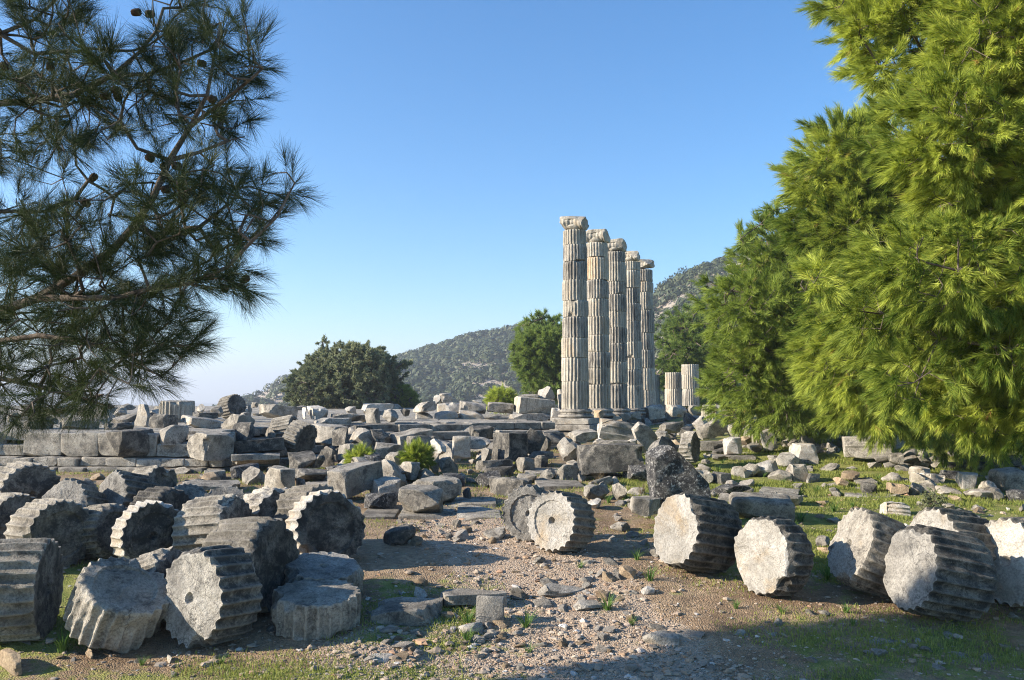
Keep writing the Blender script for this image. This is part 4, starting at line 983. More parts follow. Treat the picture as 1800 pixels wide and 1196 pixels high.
# ------------------------------------------------------------------ hills
def hill(name, ridge, Dr, Df, zf, label, rockf, seed, nx=260, ny=110):
    rp = np.array(ridge, float); px = np.linspace(rp[0, 0], rp[-1, 0], nx)
    py = np.interp(px, rp[:, 0], rp[:, 1]); t = np.linspace(0, 1.9, ny)
    PXs, T = np.meshgrid(px, t, indexing='ij'); zr = EYE + (696 - py) / F * Dr; ZR = np.broadcast_to(zr[:, None], T.shape)
    Y = Df + T * (Dr - Df); X = (PXs - 900) / F * Y
    s = np.where(T < 1, smooth(T) * .45 + .55 * T, 1 - .9 * (T - 1) ** 1.5)
    Z = zf + (ZR - zf) * s
    A = (Dr - Df) * .035
    nz = fbm2(X, Y, 1 / (Dr * .12), 4, seed); rav = 1 - np.abs(fbm2(X, Y, 1 / (Dr * .22), 3, seed + 9)) * 2
    w = np.sin(np.clip(T, 0, 1) * math.pi) ** .8
    Z = Z + w * A * (nz * 1.1 - rav * .9 + .5) + .22 * A * fbm2(X, Y, 1 / (Dr * .02), 3, seed + 3) * (.25 + w)
    rock = rockf(PXs, T, 598 - 0 * T) + .13 * nz
    v = np.stack([X.ravel(), Y.ravel(), Z.ravel()], 1); i = np.arange(nx * ny).reshape(nx, ny)
    f = np.stack([i[:-1, :-1].ravel(), i[1:, :-1].ravel(), i[1:, 1:].ravel(), i[:-1, 1:].ravel()], 1)
    tag(link(name, mesh_np(name, v, f, M['hill'], True, attrs={'rock': np.clip(rock, 0, .5).ravel()})), label, kind='structure')
    return px, t, X, Y, Z, np.clip(rock, 0, .5)
bump = lambda a, c, w: np.exp(-((a - c) / w) ** 2)
HL = hill('hill', [(380, 730), (425, 710), (440, 701), (468, 688), (498, 668), (540, 652), (600, 645), (700, 632), (745, 617), (800, 601), (850, 588), (900, 577), (960, 574), (1020, 590), (1100, 625), (1180, 660)], 620, 330, -14,
          'distant scrub covered hill with pale rocky outcrops', lambda p, T, q: .08 + .45 * bump(p, 470, 55) + .30 * bump(p, 860, 80) * bump(T, .38, .16) + .2 * bump(p, 940, 50) * bump(T, .22, .1), 4)
HR = hill('hillside', [(1000, 720), (1080, 610), (1120, 560), (1148, 524), (1175, 503), (1200, 490), (1240, 474), (1290, 455), (1400, 415), (1550, 380), (1750, 370), (2100, 420)], 400, 170, -4,
          'steep rocky hillside with scattered trees behind the columns', lambda p, T, q: .14 + .14 * bump(p, 1165, 45), 14)
def shrubs(H, n, seed, size, name, label, dens):
    px, t, X, Y, Z, rock = H; rs = np.random.RandomState(seed); nx, ny = X.shape
    i = rs.randint(0, nx - 1, n * 3); j = rs.randint(2, int(ny * .56), n * 3); a, b = rs.rand(n * 3), rs.rand(n * 3)
    def bl(Q): return (Q[i, j] * (1 - a) * (1 - b) + Q[i + 1, j] * a * (1 - b) + Q[i, j + 1] * (1 - a) * b + Q[i + 1, j + 1] * a * b)
    x, y, z, r = bl(X), bl(Y), bl(Z), bl(rock)
    keep = rs.rand(n * 3) < dens * (1 - 1.75 * r) * (.35 + 1.1 * smooth(fbm2(x, y, .03, 3, seed) * 1.5 + .5)); x, y, z = x[keep][:n], y[keep][:n], z[keep][:n]; n = len(x)
    k = 40; s = size * (.45 + rs.rand(n) ** 2 * 1.1)
    d = rs.normal(size=(n, k, 3)); d /= np.linalg.norm(d, axis=2, keepdims=True); d[:, :, 2] = np.abs(d[:, :, 2]) * .9
    c = d * (.75 + .3 * rs.rand(n, k, 1)) * s[:, None, None] + np.stack([x, y, z], 1)[:, None]
    u = rs.normal(size=(n, k, 3)); u /= np.linalg.norm(u, axis=2, keepdims=True); w_ = np.cross(u, d); w_ /= np.linalg.norm(w_, axis=2, keepdims=True) + 1e-6
    L = (s * .26)[:, None, None]; V = np.stack([c - w_ * L, c + w_ * L, c + np.cross(w_, d) * L * 1.4], 2).reshape(-1, 3)
    Fq = np.arange(len(V)).reshape(-1, 3)
    att = np.repeat(np.clip(rs.rand(n, k) * .5 + rs.rand(n, 1) * .5, 0, 1).ravel(), 3)
    tag(link(name, mesh_np(name, V, Fq, M['scrub'], False, attrs={'v': att})), label, 'scrub', kind='stuff')
shrubs(HL, 7500, 1, 3.4, 'scrub', 'dark green scrub covering the distant hill', 1.1)
shrubs(HR, 5200, 2, 2.6, 'scrub', 'dark scrub and bushes on the rocky hillside', 1.2)

# ------------------------------------------------------------------ trees
def tuft_template(n, tl, nl, w, spread, seed, bend=0):
    rs = np.random.RandomState(seed); t = rs.rand(n) ** .8; az = rs.rand(n) * 6.283; a = spread * (.35 + .75 * rs.rand(n)) * (1.25 - .75 * t)
    L = nl * (.75 + .35 * rs.rand(n)); base = np.stack([0 * t, 0 * t, t * tl], 1)
    d = np.stack([np.sin(a) * np.cos(az), np.sin(a) * np.sin(az), np.cos(a)], 1)
    sd_ = np.cross(d, rs.normal(size=(n, 3))); sd_ /= np.linalg.norm(sd_, axis=1, keepdims=True)
    if bend:                                        # curved needles: two segments
        L = L[:, None]; pb = np.cross(d, sd_) * (rs.rand(n, 1) * 2 - .6) * bend * L; m = base + d * L * .5 + pb * .35; tip = base + d * L * .97 - pb * .6
        b0, b1, m0, m1 = base - sd_ * w / 2, base + sd_ * w / 2, m - sd_ * w * .42, m + sd_ * w * .42
        return np.stack([b0, b1, m1, b0, m1, m0, m0, m1, tip], 1), rs.rand(n)
    return np.stack([base - sd_ * w / 2, base + sd_ * w / 2, base + d * L[:, None]], 1), rs.rand(n)
def place_tufts(tmpls, pos, dirs, scale, rs, droop=.0, nper=None):
    dirs = dirs / (np.linalg.norm(dirs, axis=1, keepdims=True) + 1e-9); r = rs.normal(size=dirs.shape)
    x = np.cross(dirs, r); x /= np.linalg.norm(x, axis=1, keepdims=True) + 1e-9; y = np.cross(dirs, x)
    ch = rs.randint(0, len(tmpls), len(pos)); tv = rs.rand(len(pos)); Vs = []; As = []
    for k, (T, rn) in enumerate(tmpls):
        m = ch == k
        if not m.any(): continue
        P = T.reshape(-1, 3); R = np.stack([x[m], y[m], dirs[m]], 1)
        v = np.einsum('nk,mkj->mnj', P, R) * scale[m][:, None, None]
        if droop: v[:, :, 2] -= droop * (v[:, :, 0] ** 2 + v[:, :, 1] ** 2) / (scale[m][:, None] + .1)
        v += pos[m][:, None]; Vs.append(v.reshape(-1, 3))
        As.append((np.clip((tv[m] * .45 + (0 if nper is None else nper[m]))[:, None] + .5 * rn[None] + .02, 0, 1 if nper is None else .93 + .07 * (tv[m][:, None] > .97))[:, :, None] * np.ones((1, 1, T.shape[1]))).ravel())
    return np.concatenate(Vs), np.concatenate(As)
def tubes(P0, P1, r0, r1, k=6):
    P0, P1 = np.asarray(P0), np.asarray(P1); d = P1 - P0; d /= np.linalg.norm(d, axis=1, keepdims=True) + 1e-9
    ref = np.where(np.abs(d[:, 2:3]) > .9, np.array([[1., 0, 0]]), np.array([[0, 0, 1.]])); x = np.cross(d, ref); x /= np.linalg.norm(x, axis=1, keepdims=True); y = np.cross(d, x)
    a = np.arange(k) / k * 2 * math.pi; c = np.cos(a)[None, :, None] * x[:, None] + np.sin(a)[None, :, None] * y[:, None]
    r0 = np.asarray(r0)[:, None, None]; r1 = np.asarray(r1)[:, None, None]
    V = np.concatenate([P0[:, None] + c * r0, P1[:, None] + d[:, None] * r1 * .3 + c * r1], 1).reshape(-1, 3); m = len(P0)
    j = np.arange(k); q = np.stack([j, (j + 1) % k, (j + 1) % k + k, j + k], 1)
    return V, (q[None] + (np.arange(m) * 2 * k)[:, None, None]).reshape(-1, 4)
def grow(skel, parents, att, order_from, sag=.05, plw=.3, rs=None, step=None):
    """join every twig tip to the nearest piece of branch; returns nodes and parents"""
    n0 = len(skel); N_ = n0 + 2 * len(att); P = np.zeros((N_, 3)); P[:n0] = skel; par = list(parents); pl = np.zeros(N_)
    for i in range(n0):
        if par[i] >= 0: pl[i] = pl[par[i]] + np.linalg.norm(P[i] - P[par[i]]) * .3
    cnt = n0; tips = []
    order = np.argsort([np.min(np.linalg.norm(P[:n0] - a, axis=1)) for a in att])
    for q in order:
        a = att[q]; d = np.linalg.norm(P[:cnt] - a, axis=1) + plw * pl[:cnt]; j = int(np.argmin(d)); L = np.linalg.norm(P[j] - a)
        if L > (step or .3):
            mid = (P[j] + a) / 2 + rs.normal(size=3) * L * .08 + np.array([0, 0, -sag * L]); P[cnt] = mid; par.append(j); pl[cnt] = pl[j] + L / 2; j = cnt; cnt += 1
        P[cnt] = a; par.append(j); pl[cnt] = pl[j] + np.linalg.norm(P[j] - a); tips.append((cnt, q)); cnt += 1
    return P[:cnt], np.array(par), tips
def wood_mesh(P, par, rtip, expo, k=6, rmin=None):
    n = len(P); w_ = np.ones(n)
    for i in range(n - 1, 0, -1):
        if par[i] >= 0: w_[par[i]] += w_[i]
    r = rtip * w_ ** expo; idx = np.where(par >= 0)[0]
    return tubes(P[par[idx]], P[idx], np.minimum(r[par[idx]], r[idx] * 1.5), r[idx], k)
def poly_sample(poly, n, rs, inset=0):
    xs = [p[0] for p in poly]; ys = [p[1] for p in poly]; out = []
    while len(out) < n:
        x = rs.uniform(min(xs), max(xs), 400); y = rs.uniform(min(ys), max(ys), 400)
        m = in_poly(x, y, poly)
        for a_ in range(8):
            if inset: m &= in_poly(x + inset * math.cos(a_ * .785), y + inset * math.sin(a_ * .785), poly)
        out += list(zip(x[m], y[m]))
    return np.array(out[:n])
def crown_tree(name, label, cat, poly, D0, D1, lobe_r, nlobe, twigs, tufts, tmpl, mat, trunk, seed, group=None, rtip=.006, droop=.15, tscale=(.8, 1.2), flat=.75, lobes_extra=(), up=.0, expo=.42, k=5, outw=(.8, .5, -.15), jit=.42, bias=(0, 0, 0), lobes_world=()):
    """crown of leafy lobes inside an outline (photo pixels) between two distances; trunk = list of world points"""
    rs = np.random.RandomState(seed); Dm = (D0 + D1) / 2; ir = lobe_r * F / Dm * .8
    c2 = poly_sample(poly, nlobe * 5, rs, ir * .75) if poly else None
    ch = [c2[0]] if poly else []
    for _ in range(nlobe - 1):                        # spread lobes evenly
        cand = c2[rs.randint(0, len(c2), 24)]; dd = np.min(np.linalg.norm(cand[:, None] - np.array(ch)[None], axis=2), axis=1); ch.append(cand[int(np.argmax(dd * (.6 + .4 * rs.rand(24))))])
    L = [(np.array(at(px, py, rs.uniform(D0, D1))), lobe_r * rs.uniform(.55, 1.3)) for px, py in ch] + [(np.array(at(a, b, c)), r) for a, b, c, r in lobes_extra] + [(np.array(q[:3]), q[3]) for q in lobes_world]
    P_, Dr_, Lt = [], [], []
    for c, r in L:
        n = int(twigs * (r / lobe_r) ** 2) + 1; d = rs.normal(size=(n, 3)); d /= np.linalg.norm(d, axis=1, keepdims=True); rad = r * (.62 + .45 * rs.rand(n) ** .6)
        p = c + d * rad[:, None] * np.array([1, 1, flat]); P_.append(p); Dr_.append(d); Lt.append(np.full(n, rs.uniform(-.34, .34)))
    att = np.concatenate(P_); od = np.concatenate(Dr_)
    sk = np.array(trunk, float); par = [-1] + list(range(len(sk) - 1))
    lob = np.array([c for c, r in L]); Pn, pn, _ = grow(sk, par, lob, None, .05, .2, rs, 1.0)
    P, par, tips = grow(Pn, pn, att, None, .03, .25, rs, .35)
    root = empty(name, trunk[0], label, cat, group); off = np.array(trunk[0])
    v, f = wood_mesh(P, par, rtip, expo, k); link('trunk', mesh_np('trunk', v - off, f, M['bark'], True), root)
    ti = np.array([t_[0] for t_ in tips]); qi = np.array([t_[1] for t_ in tips])
    pd = P[ti] - P[par[ti]]; pd /= np.linalg.norm(pd, axis=1, keepdims=True) + 1e-9
    treec = lob.mean(0); g = P[ti] - treec; g /= np.linalg.norm(g, axis=1, keepdims=True) + 1e-9
    base = pd * outw[1] + od[qi] * outw[0] + g * .45 + np.array([0, 0, outw[2] + up]) + np.array(bias)
    pos = np.repeat(P[ti], tufts, 0); dirs = np.repeat(base, tufts, 0) + rs.normal(size=(len(pos), 3)) * jit
    back = np.repeat(pd, tufts, 0) * rs.rand(len(pos), 1) * .16 * tscale[1] * (1 if lobe_r < 2 else 2); pos = pos - back
    V, A_ = place_tufts(tmpl, pos, dirs, rs.uniform(tscale[0], tscale[1], len(pos)), rs, droop, np.repeat(np.concatenate(Lt)[qi], tufts))
    link('crown', mesh_np('crown', V - off, np.arange(len(V)).reshape(-1, 3), mat, False, attrs={'v': A_}), root)
    return root
# --- near pine on the left: limbs traced, twigs grown
def left_pine():
    rs = np.random.RandomState(8); Z0 = 4.5
    tr = [(-3.55, 4.9, -.2), (-3.5, 4.85, 1.5), (-3.42, 4.8, 2.6), (-3.36, 4.75, 3.4), (-3.3, 4.7, 4.2), (-3.28, 4.7, 5.2), (-3.3, 4.75, 6.4)]
    S = [np.array(p) for p in tr]; par = [-1, 0, 1, 2, 3, 4, 5]
    def limb(start, pts):
        j = start
        for q in pts:
            S.append(np.array(at(q[0], q[1], q[2] if len(q) > 2 else Z0))); par.append(j); j = len(S) - 1
        return j
    def near(px, py):
        a = np.array([((s[0]) / s[1] * F + 900 - px) ** 2 + (598 - ((s[2] - EYE) / s[1] - .0653) * F - py) ** 2 for s in S]); return int(np.argmin(a))
    limb(4, [(-110, 205, 4.7), (0, 182, 4.6), (70, 176, 4.55), (130, 166, 4.5), (200, 132, 4.45), (245, 92, 4.4), (275, 55, 4.4), (287, 15, 4.4)])
    limb(near(180, 140), [(260, 131, 4.5), (320, 110, 4.55), (370, 88, 4.6), (392, 55, 4.6)])
    limb(3, [(-120, 570, 4.7), (0, 547, 4.6), (65, 525, 4.5), (130, 488, 4.45), (200, 438, 4.4), (238, 395, 4.35), (268, 350, 4.3), (298, 282, 4.3), (335, 222, 4.3), (364, 168, 4.3), (375, 110, 4.35), (388, 40, 4.4)])
    limb(near(345, 205), [(400, 172, 4.25), (440, 140, 4.2), (462, 120, 4.2)])
    limb(near(300, 280), [(350, 268, 4.4), (400, 248, 4.5), (430, 240, 4.5)])
    limb(near(65, 525), [(130, 524, 4.3), (205, 524, 4.2), (262, 508, 4.15), (330, 499, 4.1), (400, 470, 4.1), (442, 425, 4.1), (488, 380, 4.1), (518, 322, 4.1)])
    limb(near(330, 499), [(392, 508, 4.2), (450, 500, 4.25)])
    limb(near(238, 395), [(290, 425, 4.5), (350, 400, 4.6), (400, 360, 4.7)])
    limb(2, [(-110, 630, 4.6), (0, 600, 4.5), (70, 590, 4.45), (150, 600, 4.4), (225, 625, 4.35), (285, 665, 4.3)])
    limb(2, [(-110, 680, 4.8), (0, 665, 4.7), (70, 680, 4.65), (140, 700, 4.6), (200, 716, 4.6)])
    limb(4, [(-90, 360, 4.9), (0, 372, 4.8), (80, 372, 4.8), (130, 352, 4.8), (155, 318, 4.8)])
    limb(5, [(-80, 60, 4.9), (0, 60, 4.8), (60, 35, 4.8), (110, -10, 4.8)])
    limb(near(0, 60), [(60, 95, 4.8), (120, 90, 4.8)])
    regs = [([(-60, -80), (130, -60), (150, 20), (140, 75), (190, 90), (225, 60), (215, -20), (300, -60), (410, -20), (452, 80), (452, 165), (415, 240), (360, 250), (300, 225), (235, 225), (170, 255), (100, 290), (30, 310), (-60, 310)], 300),
            ([(-60, 350), (50, 340), (120, 300), (150, 310), (210, 340), (250, 300), (330, 290), (420, 270), (430, 330), (470, 320), (488, 285), (520, 305), (508, 360), (466, 430), (466, 485), (400, 520), (330, 530), (360, 580), (310, 640), (260, 690), (140, 725), (-60, 760)], 520)]
    att = []
    for poly, n in regs:
        for px, py in poly_sample(poly, n, rs):
            att.append(np.array(at(px, py, rs.uniform(3.9, 5.1))))
    for k in range(420): att.append(np.array([rs.uniform(-5.4, -2.9), rs.uniform(3.2, 5.9), rs.uniform(3.0, 7.2)]))
    att = [q for q in att if q[0] / q[1] * F + 900 > 0 or q[0] < -2.9]
    gaps = [(215, 262, 42), (60, 335, 38), (140, 335, 26), (235, 15, 30), (420, 285, 24), (350, 545, 34), (300, 470, 20)]
    att = [q for q in att if all(math.hypot(q[0] / q[1] * F + 900 - gx, 598 - ((q[2] - EYE) / q[1] - .0653) * F - gy) > gr for gx, gy, gr in gaps)]
    P, pr, tips = grow(np.array(S), par, np.array(att), None, .05, .12, rs, .12)
    root = empty('pine', tr[0], 'near pine bough with long dark needles and cones filling the upper left', 'pine tree')
    off = np.array(tr[0])
    v, f = wood_mesh(P, pr, .0026, .37, 6); link('trunk', mesh_np('trunk', v - off, f, M['bark'], True), root)
    ti = np.array([t_[0] for t_ in tips]); pd = P[ti] - P[pr[ti]]; pd /= np.linalg.norm(pd, axis=1, keepdims=True) + 1e-9
    glob = np.array([.55, 0, .12])
    pos = P[ti]; dirs = pd + glob * .6 + rs.normal(size=pos.shape) * .15
    pos2 = np.repeat(P[ti] - pd * .05, 1, 0); d2 = np.repeat(pd + glob * .4, 1, 0) + rs.normal(size=pos2.shape) * .5
    tm = [tuft_template(76, .12, .155, .0016, .75, k, .35) for k in range(8)]
    V, A_ = place_tufts(tm, np.concatenate([pos, pos2]), np.concatenate([dirs, d2]), rs.uniform(.75, 1.15, 2 * len(pos)), rs, .35)
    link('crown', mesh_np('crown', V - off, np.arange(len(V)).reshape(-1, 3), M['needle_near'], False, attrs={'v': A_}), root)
    # cones
    p, fc = rock_geo(5, 8, 0, .01); th = np.arctan2(p[:, 1], p[:, 0]); p = p * np.array([.019, .019, .03]) * (1 - .3 * (p[:, 2:3] > 0) * p[:, 2:3]) * (1 + .12 * np.sin(th * 8 + p[:, 2] * 14) * np.sin(p[:, 2] * 20))[:, None]
    cm = mesh_np('pine_cone', p, fc, M['cone'], True); k = 0
    for (px, py) in [(8, 118), (45, 130), (88, 118), (183, 170), (206, 160), (207, 172), (163, 313), (152, 358), (288, 292), (312, 292), (262, 278), (372, 175), (356, 112), (415, 420), (395, 508), (430, 492), (370, 486), (148, 565), (290, 333), (265, 25), (238, 22)]:
        q = at(px, py, rs.uniform(4.1, 4.6)); o = link('pine_cone', cm, root, Vector(q) - Vector(tr[0]), (rs.uniform(1, 2.6), rs.uniform(-1, 1), rs.uniform(0, 6)))
left_pine()
tmA = [tuft_template(46, .26, .17, .0085, .60, 20 + k) for k in range(10)]
tmB = [tuft_template(46, .36, .24, .012, .60, 120 + k) for k in range(8)]
tmC = [tuft_template(34, .34, .26, .017, .7, 40 + k) for k in range(8)]
tmF = [tuft_template(24, .32, .38, .045, .9, 60 + k) for k in range(6)]
tmO = [tuft_template(16, .30, .26, .11, 1.5, 80 + k) for k in range(8)]
def T3(px, D, *zs):
    x = (px - 900) / F * D; return [(x + .15 * math.sin(k * 2.1), D + .1 * math.cos(k), float(G(x, D)) - .1 + z if k else float(G(x, D)) - .3) for k, z in enumerate(zs)]
crown_tree('pine', 'huge bright green pine reaching in from the right edge, nearest of the right pines', 'pine tree',
           [(1490, -120), (1505, 10), (1540, 85), (1565, 130), (1590, 185), (1580, 260), (1580, 340), (1560, 430), (1485, 470), (1430, 495), (1450, 560), (1490, 610), (1520, 650), (1580, 705), (1660, 745), (1780, 770), (2050, 770), (2050, -120)],
           10.9, 14.8, .76, 96, 62, 5, tmA, M['needle_sun'], T3(2010, 14, 0, 2, 4, 6, 8, 9.5), 3, rtip=.003, expo=.38, jit=.26, bias=(-.38, -.18, .06), droop=.3, lobes_extra=[(1480, 10, 12.5, .35), (1510, 60, 12.5, .35), (1548, 120, 12.5, .35), (1430, 500, 12, .32), (1620, 705, 13.5, .4), (1670, 722, 13.5, .4), (1715, 732, 13, .4), (1760, 735, 13, .4), (1800, 740, 12.5, .4), (1780, 690, 13, .6), (1720, 690, 13, .6)])
crown_tree('pine', 'bright drooping pine just left of the huge one, with a blunt leaning tip', 'pine tree',
           [(1400, 250), (1412, 215), (1438, 202), (1478, 222), (1530, 180), (1620, 200), (1650, 500), (1650, 770), (1560, 760), (1490, 740), (1440, 690), (1415, 600), (1440, 540), (1450, 440), (1400, 400), (1425, 320), (1400, 285)],
           21.0, 26, 1.0, 70, 58, 5, tmB, M['needle_sun'], T3(1650, 30, 0, 2, 4, 6, 8, 9.5), 13, rtip=.003, expo=.38, jit=.28, bias=(-.34, -.15, .08), droop=.25, lobes_extra=[(1500, 708, 24, .6), (1560, 722, 26, .6), (1620, 742, 27, .65), (1680, 765, 26, .8), (1740, 780, 26, .8), (1640, 735, 26, .9), (1800, 780, 26, .8), (1760, 740, 27, 1)])
crown_tree('pine', 'mid distance pine with a loose feathery top left of the blunt tipped one', 'pine tree',
           [(1362, 362), (1385, 365), (1410, 390), (1470, 410), (1560, 520), (1560, 780), (1440, 778), (1330, 760), (1270, 735), (1268, 700), (1268, 650), (1262, 590), (1266, 520), (1292, 470), (1310, 425), (1340, 405)],
           29, 34, 1.25, 72, 60, 4, tmC, M['needle_mid'], T3(1440, 34, 0, 2, 4, 6, 8, 9), 23, rtip=.006, expo=.4, jit=.3, bias=(-.25, -.1, .15), lobes_extra=[(1360, 370, 31, .4), (1336, 395, 31, .35), (1302, 420, 31, .45), (1385, 365, 31, .35), (1255, 500, 31, .5)])
crown_tree('pine', 'darker pine behind the short column stumps', 'pine tree',
           [(1190, 548), (1225, 540), (1260, 560), (1280, 620), (1280, 700), (1230, 720), (1190, 690), (1152, 660), (1150, 630), (1172, 590)],
           76, 84, 2.2, 34, 70, 4, tmF, M['needle_far'], T3(1215, 81, 0, 2, 4, 6.5), 33, rtip=.02)
crown_tree('pine', 'green pine with several pointed tops just left of the columns', 'pine tree',
           [(922, 585), (940, 572), (958, 562), (978, 568), (1010, 585), (1015, 690), (960, 700), (935, 685), (908, 660), (905, 640), (917, 612)],
           70, 76, 2.0, 40, 80, 4, tmF, M['needle_far'], T3(950, 73, 0, 2, 4, 6.5), 43, rtip=.02, up=.15, lobes_extra=[(922, 572, 72, .7), (952, 560, 72, .8), (975, 568, 72, .7)])
crown_tree('oak', 'broad dark round oak standing alone left of the columns', 'oak tree',
           [(580, 617), (620, 602), (655, 602), (682, 622), (698, 640), (698, 655), (684, 690), (680, 720), (535, 724), (522, 700), (524, 672), (542, 650), (544, 638), (566, 634)],
           78, 88, 2.0, 64, 80, 4, tmO, M['oakleaf'], T3(608, 83, 0, 1, 2, 4), 53, rtip=.025, droop=0, outw=(1, .3, 0), expo=.4, lobes_extra=[(567, 603, 82, .5), (710, 636, 82, .6), (515, 665, 82, .6)])
crown_tree('pine', 'small green pine at the right foot of the oak', 'pine tree', [(690, 672), (705, 672), (722, 690), (738, 712), (735, 725), (680, 725), (680, 690)], 84, 88, 1.1, 12, 40, 3, tmF, M['needle_mid'], T3(705, 87, 0, 1, 3), 63, rtip=.02)
crown_tree('bush', 'small bright green bush on the skyline behind the coping', 'bush', [(865, 702), (880, 688), (893, 692), (898, 712), (866, 714)], 52, 54, .5, 7, 30, 2, tmC, M['needle_sun'], [tuple(at(882, 716, 53)), tuple(at(882, 708, 53))], 73, rtip=.01, tscale=(.9, 1.3))
def sapling(px, py0, py1, w_, D, label, seed, mat='needle_sun', nl=7):
    b = at(px, py1, D); h = (py1 - py0) / F * D; poly = [(px - w_ * .35, py0 + 6), (px, py0 - 6), (px + w_ * .3, py0 + 8), (px + w_ * .55, py1 - 6), (px - w_ * .5, py1 - 4)]
    crown_tree('pine_sapling', label, 'sapling', poly, D - .2, D + .2, .2, nl, 14, 3, tmA, M[mat], [(b.x, D, b.z - .05), (b.x, D, b.z + h * .5), (b.x, D, b.z + h * .9)], seed, rtip=.003, up=.6)
sapling(735, 790, 824, 36, 25.2, 'larger bright green sapling among the middle rubble', 83, nl=12)
sapling(632, 798, 818, 26, 26.2, 'smaller bright green sapling in front of a squared block', 84, nl=7)
# off to the left, outside the picture: the pine whose shadow crosses the bottom right
lw = []; rw = random.Random(4)
for k in range(13):
    xs = .9 + k * .52; z = (xs + 8) / 2.41; ye = min(10.2 + .5 * (xs - .3), 12.1)
    for q in range(4):
        yt = ye - .158 * (xs + 8) - .75 - q * .85
        if yt + .158 * (xs + 8) > 9.4: lw.append((-8 + rw.uniform(-.35, .35), yt + rw.uniform(-.15, .15), z + rw.uniform(-.1, .1), rw.uniform(.42, .62)))
crown_tree('pine', 'pine outside the left of the view whose shade crosses the bottom right', 'pine tree', None, 6.6, 9.0, .55, 0, 85, 5, tmA, M['needle_mid'],
           [(-8.3, 8.1, -.2), (-8.2, 8.0, 2), (-8.2, 8.0, 4), (-8.1, 8.1, 6)], 93, rtip=.005, lobes_world=lw)
# trees on the rocky hillside
tmH = [tuft_template(14, .9, .8, .28, 1.2, 90 + k) for k in range(4)]
for k, (px, py, s, lab) in enumerate([(1221, 480, 2.2, 'small round tree on the hill ridge, left of a pair'), (1233, 476, 2.0, 'small round tree on the hill ridge, right of a pair'), (1203, 487, 4.0, 'taller pointed tree on the hillside ridge'),
                                      (1190, 496, 3.6, 'dark tree on the hillside left of the pointed one'), (1176, 503, 3.6, 'dark tree on the hillside nearer the columns'), (1163, 511, 3.0, 'leftmost tree on the hill ridge beside the columns'),
                                      (1185, 512, 3.4, 'dark bushy tree below the ridge trees'), (1205, 508, 3.2, 'low dark tree below the pointed one'), (1168, 528, 2.6, 'lone shrubby tree lower on the hillside')]):
    D = 395 if k < 6 else 370; c = at(px, py, D); rs = np.random.RandomState(k); n = 130
    d = rs.normal(size=(n, 3)); d /= np.linalg.norm(d, axis=1, keepdims=True); pos = d * rs.rand(n, 1) ** .4 * s * np.array([.8, .8, 1.1])
    root = empty('hill_tree', c, lab, 'tree', 'trees on the rocky hill'); V, A_ = place_tufts(tmH, pos, d + np.array([0, 0, .5]), rs.uniform(.6, 1.1, n), rs)
    link('crown', mesh_np('crown', V, np.arange(len(V)).reshape(-1, 3), M['scrub'], False, attrs={'v': A_}), root)
    v, f = tubes([[0, 0, -s * 1.9]], [[0, 0, s * .5]], [.3], [.1]); link('trunk', mesh_np('trunk', v, f, M['bark'], True), root)

# ------------------------------------------------------------------ leafy tufts, shrubs, grass
def tuft_mesh(seed, n, h, wdt, lean, mat='tuft'):
    rs = np.random.RandomState(seed); a = rs.rand(n) * 6.283; le = lean * (.3 + rs.rand(n)); H = h * (.6 + .5 * rs.rand(n)); V = []; Fc = []; A_ = []
    for i in range(n):
        c, s = math.cos(a[i]), math.sin(a[i]); px_, py_ = -s * wdt, c * wdt; b0 = rs.rand() * .05
        for k in range(5):
            t = k / 4; rr = b0 + le[i] * H[i] * t ** 1.7; z = H[i] * (t - .28 * le[i] * t ** 3); w_ = (1 - t ** 1.6) * .5 + .02
            V += [(c * rr - px_ * w_, s * rr - py_ * w_, z), (c * rr + px_ * w_, s * rr + py_ * w_, z)]; A_ += [rs.rand() * .2 + .8 * (i / n)] * 2
            if k: o = len(V) - 4; Fc.append((o, o + 1, o + 3, o + 2))
    return mesh_np('leaves', np.array(V), np.array(Fc), M[mat], True, attrs={'v': np.array(A_)})
TM = [tuft_mesh(k, 34, .30, .014, .9) for k in range(4)]
DM = [tuft_mesh(9 + k, 60, .38, .006, .9, 'dryleaf') for k in range(2)]
def tuft_at(px, py, s, label, meshes=TM, name='leafy_tuft', cat='leafy tuft', group='green leafy tufts in the grass', sd_=0):
    g = hit(px, py); o = link(name, random.Random(int(px * 7 + py)).choice(meshes), None, (g.x, g.y, g.z - .01), (0, 0, px * .7)); o.scale = (s, s, s); tag(o, label, cat, group); return o
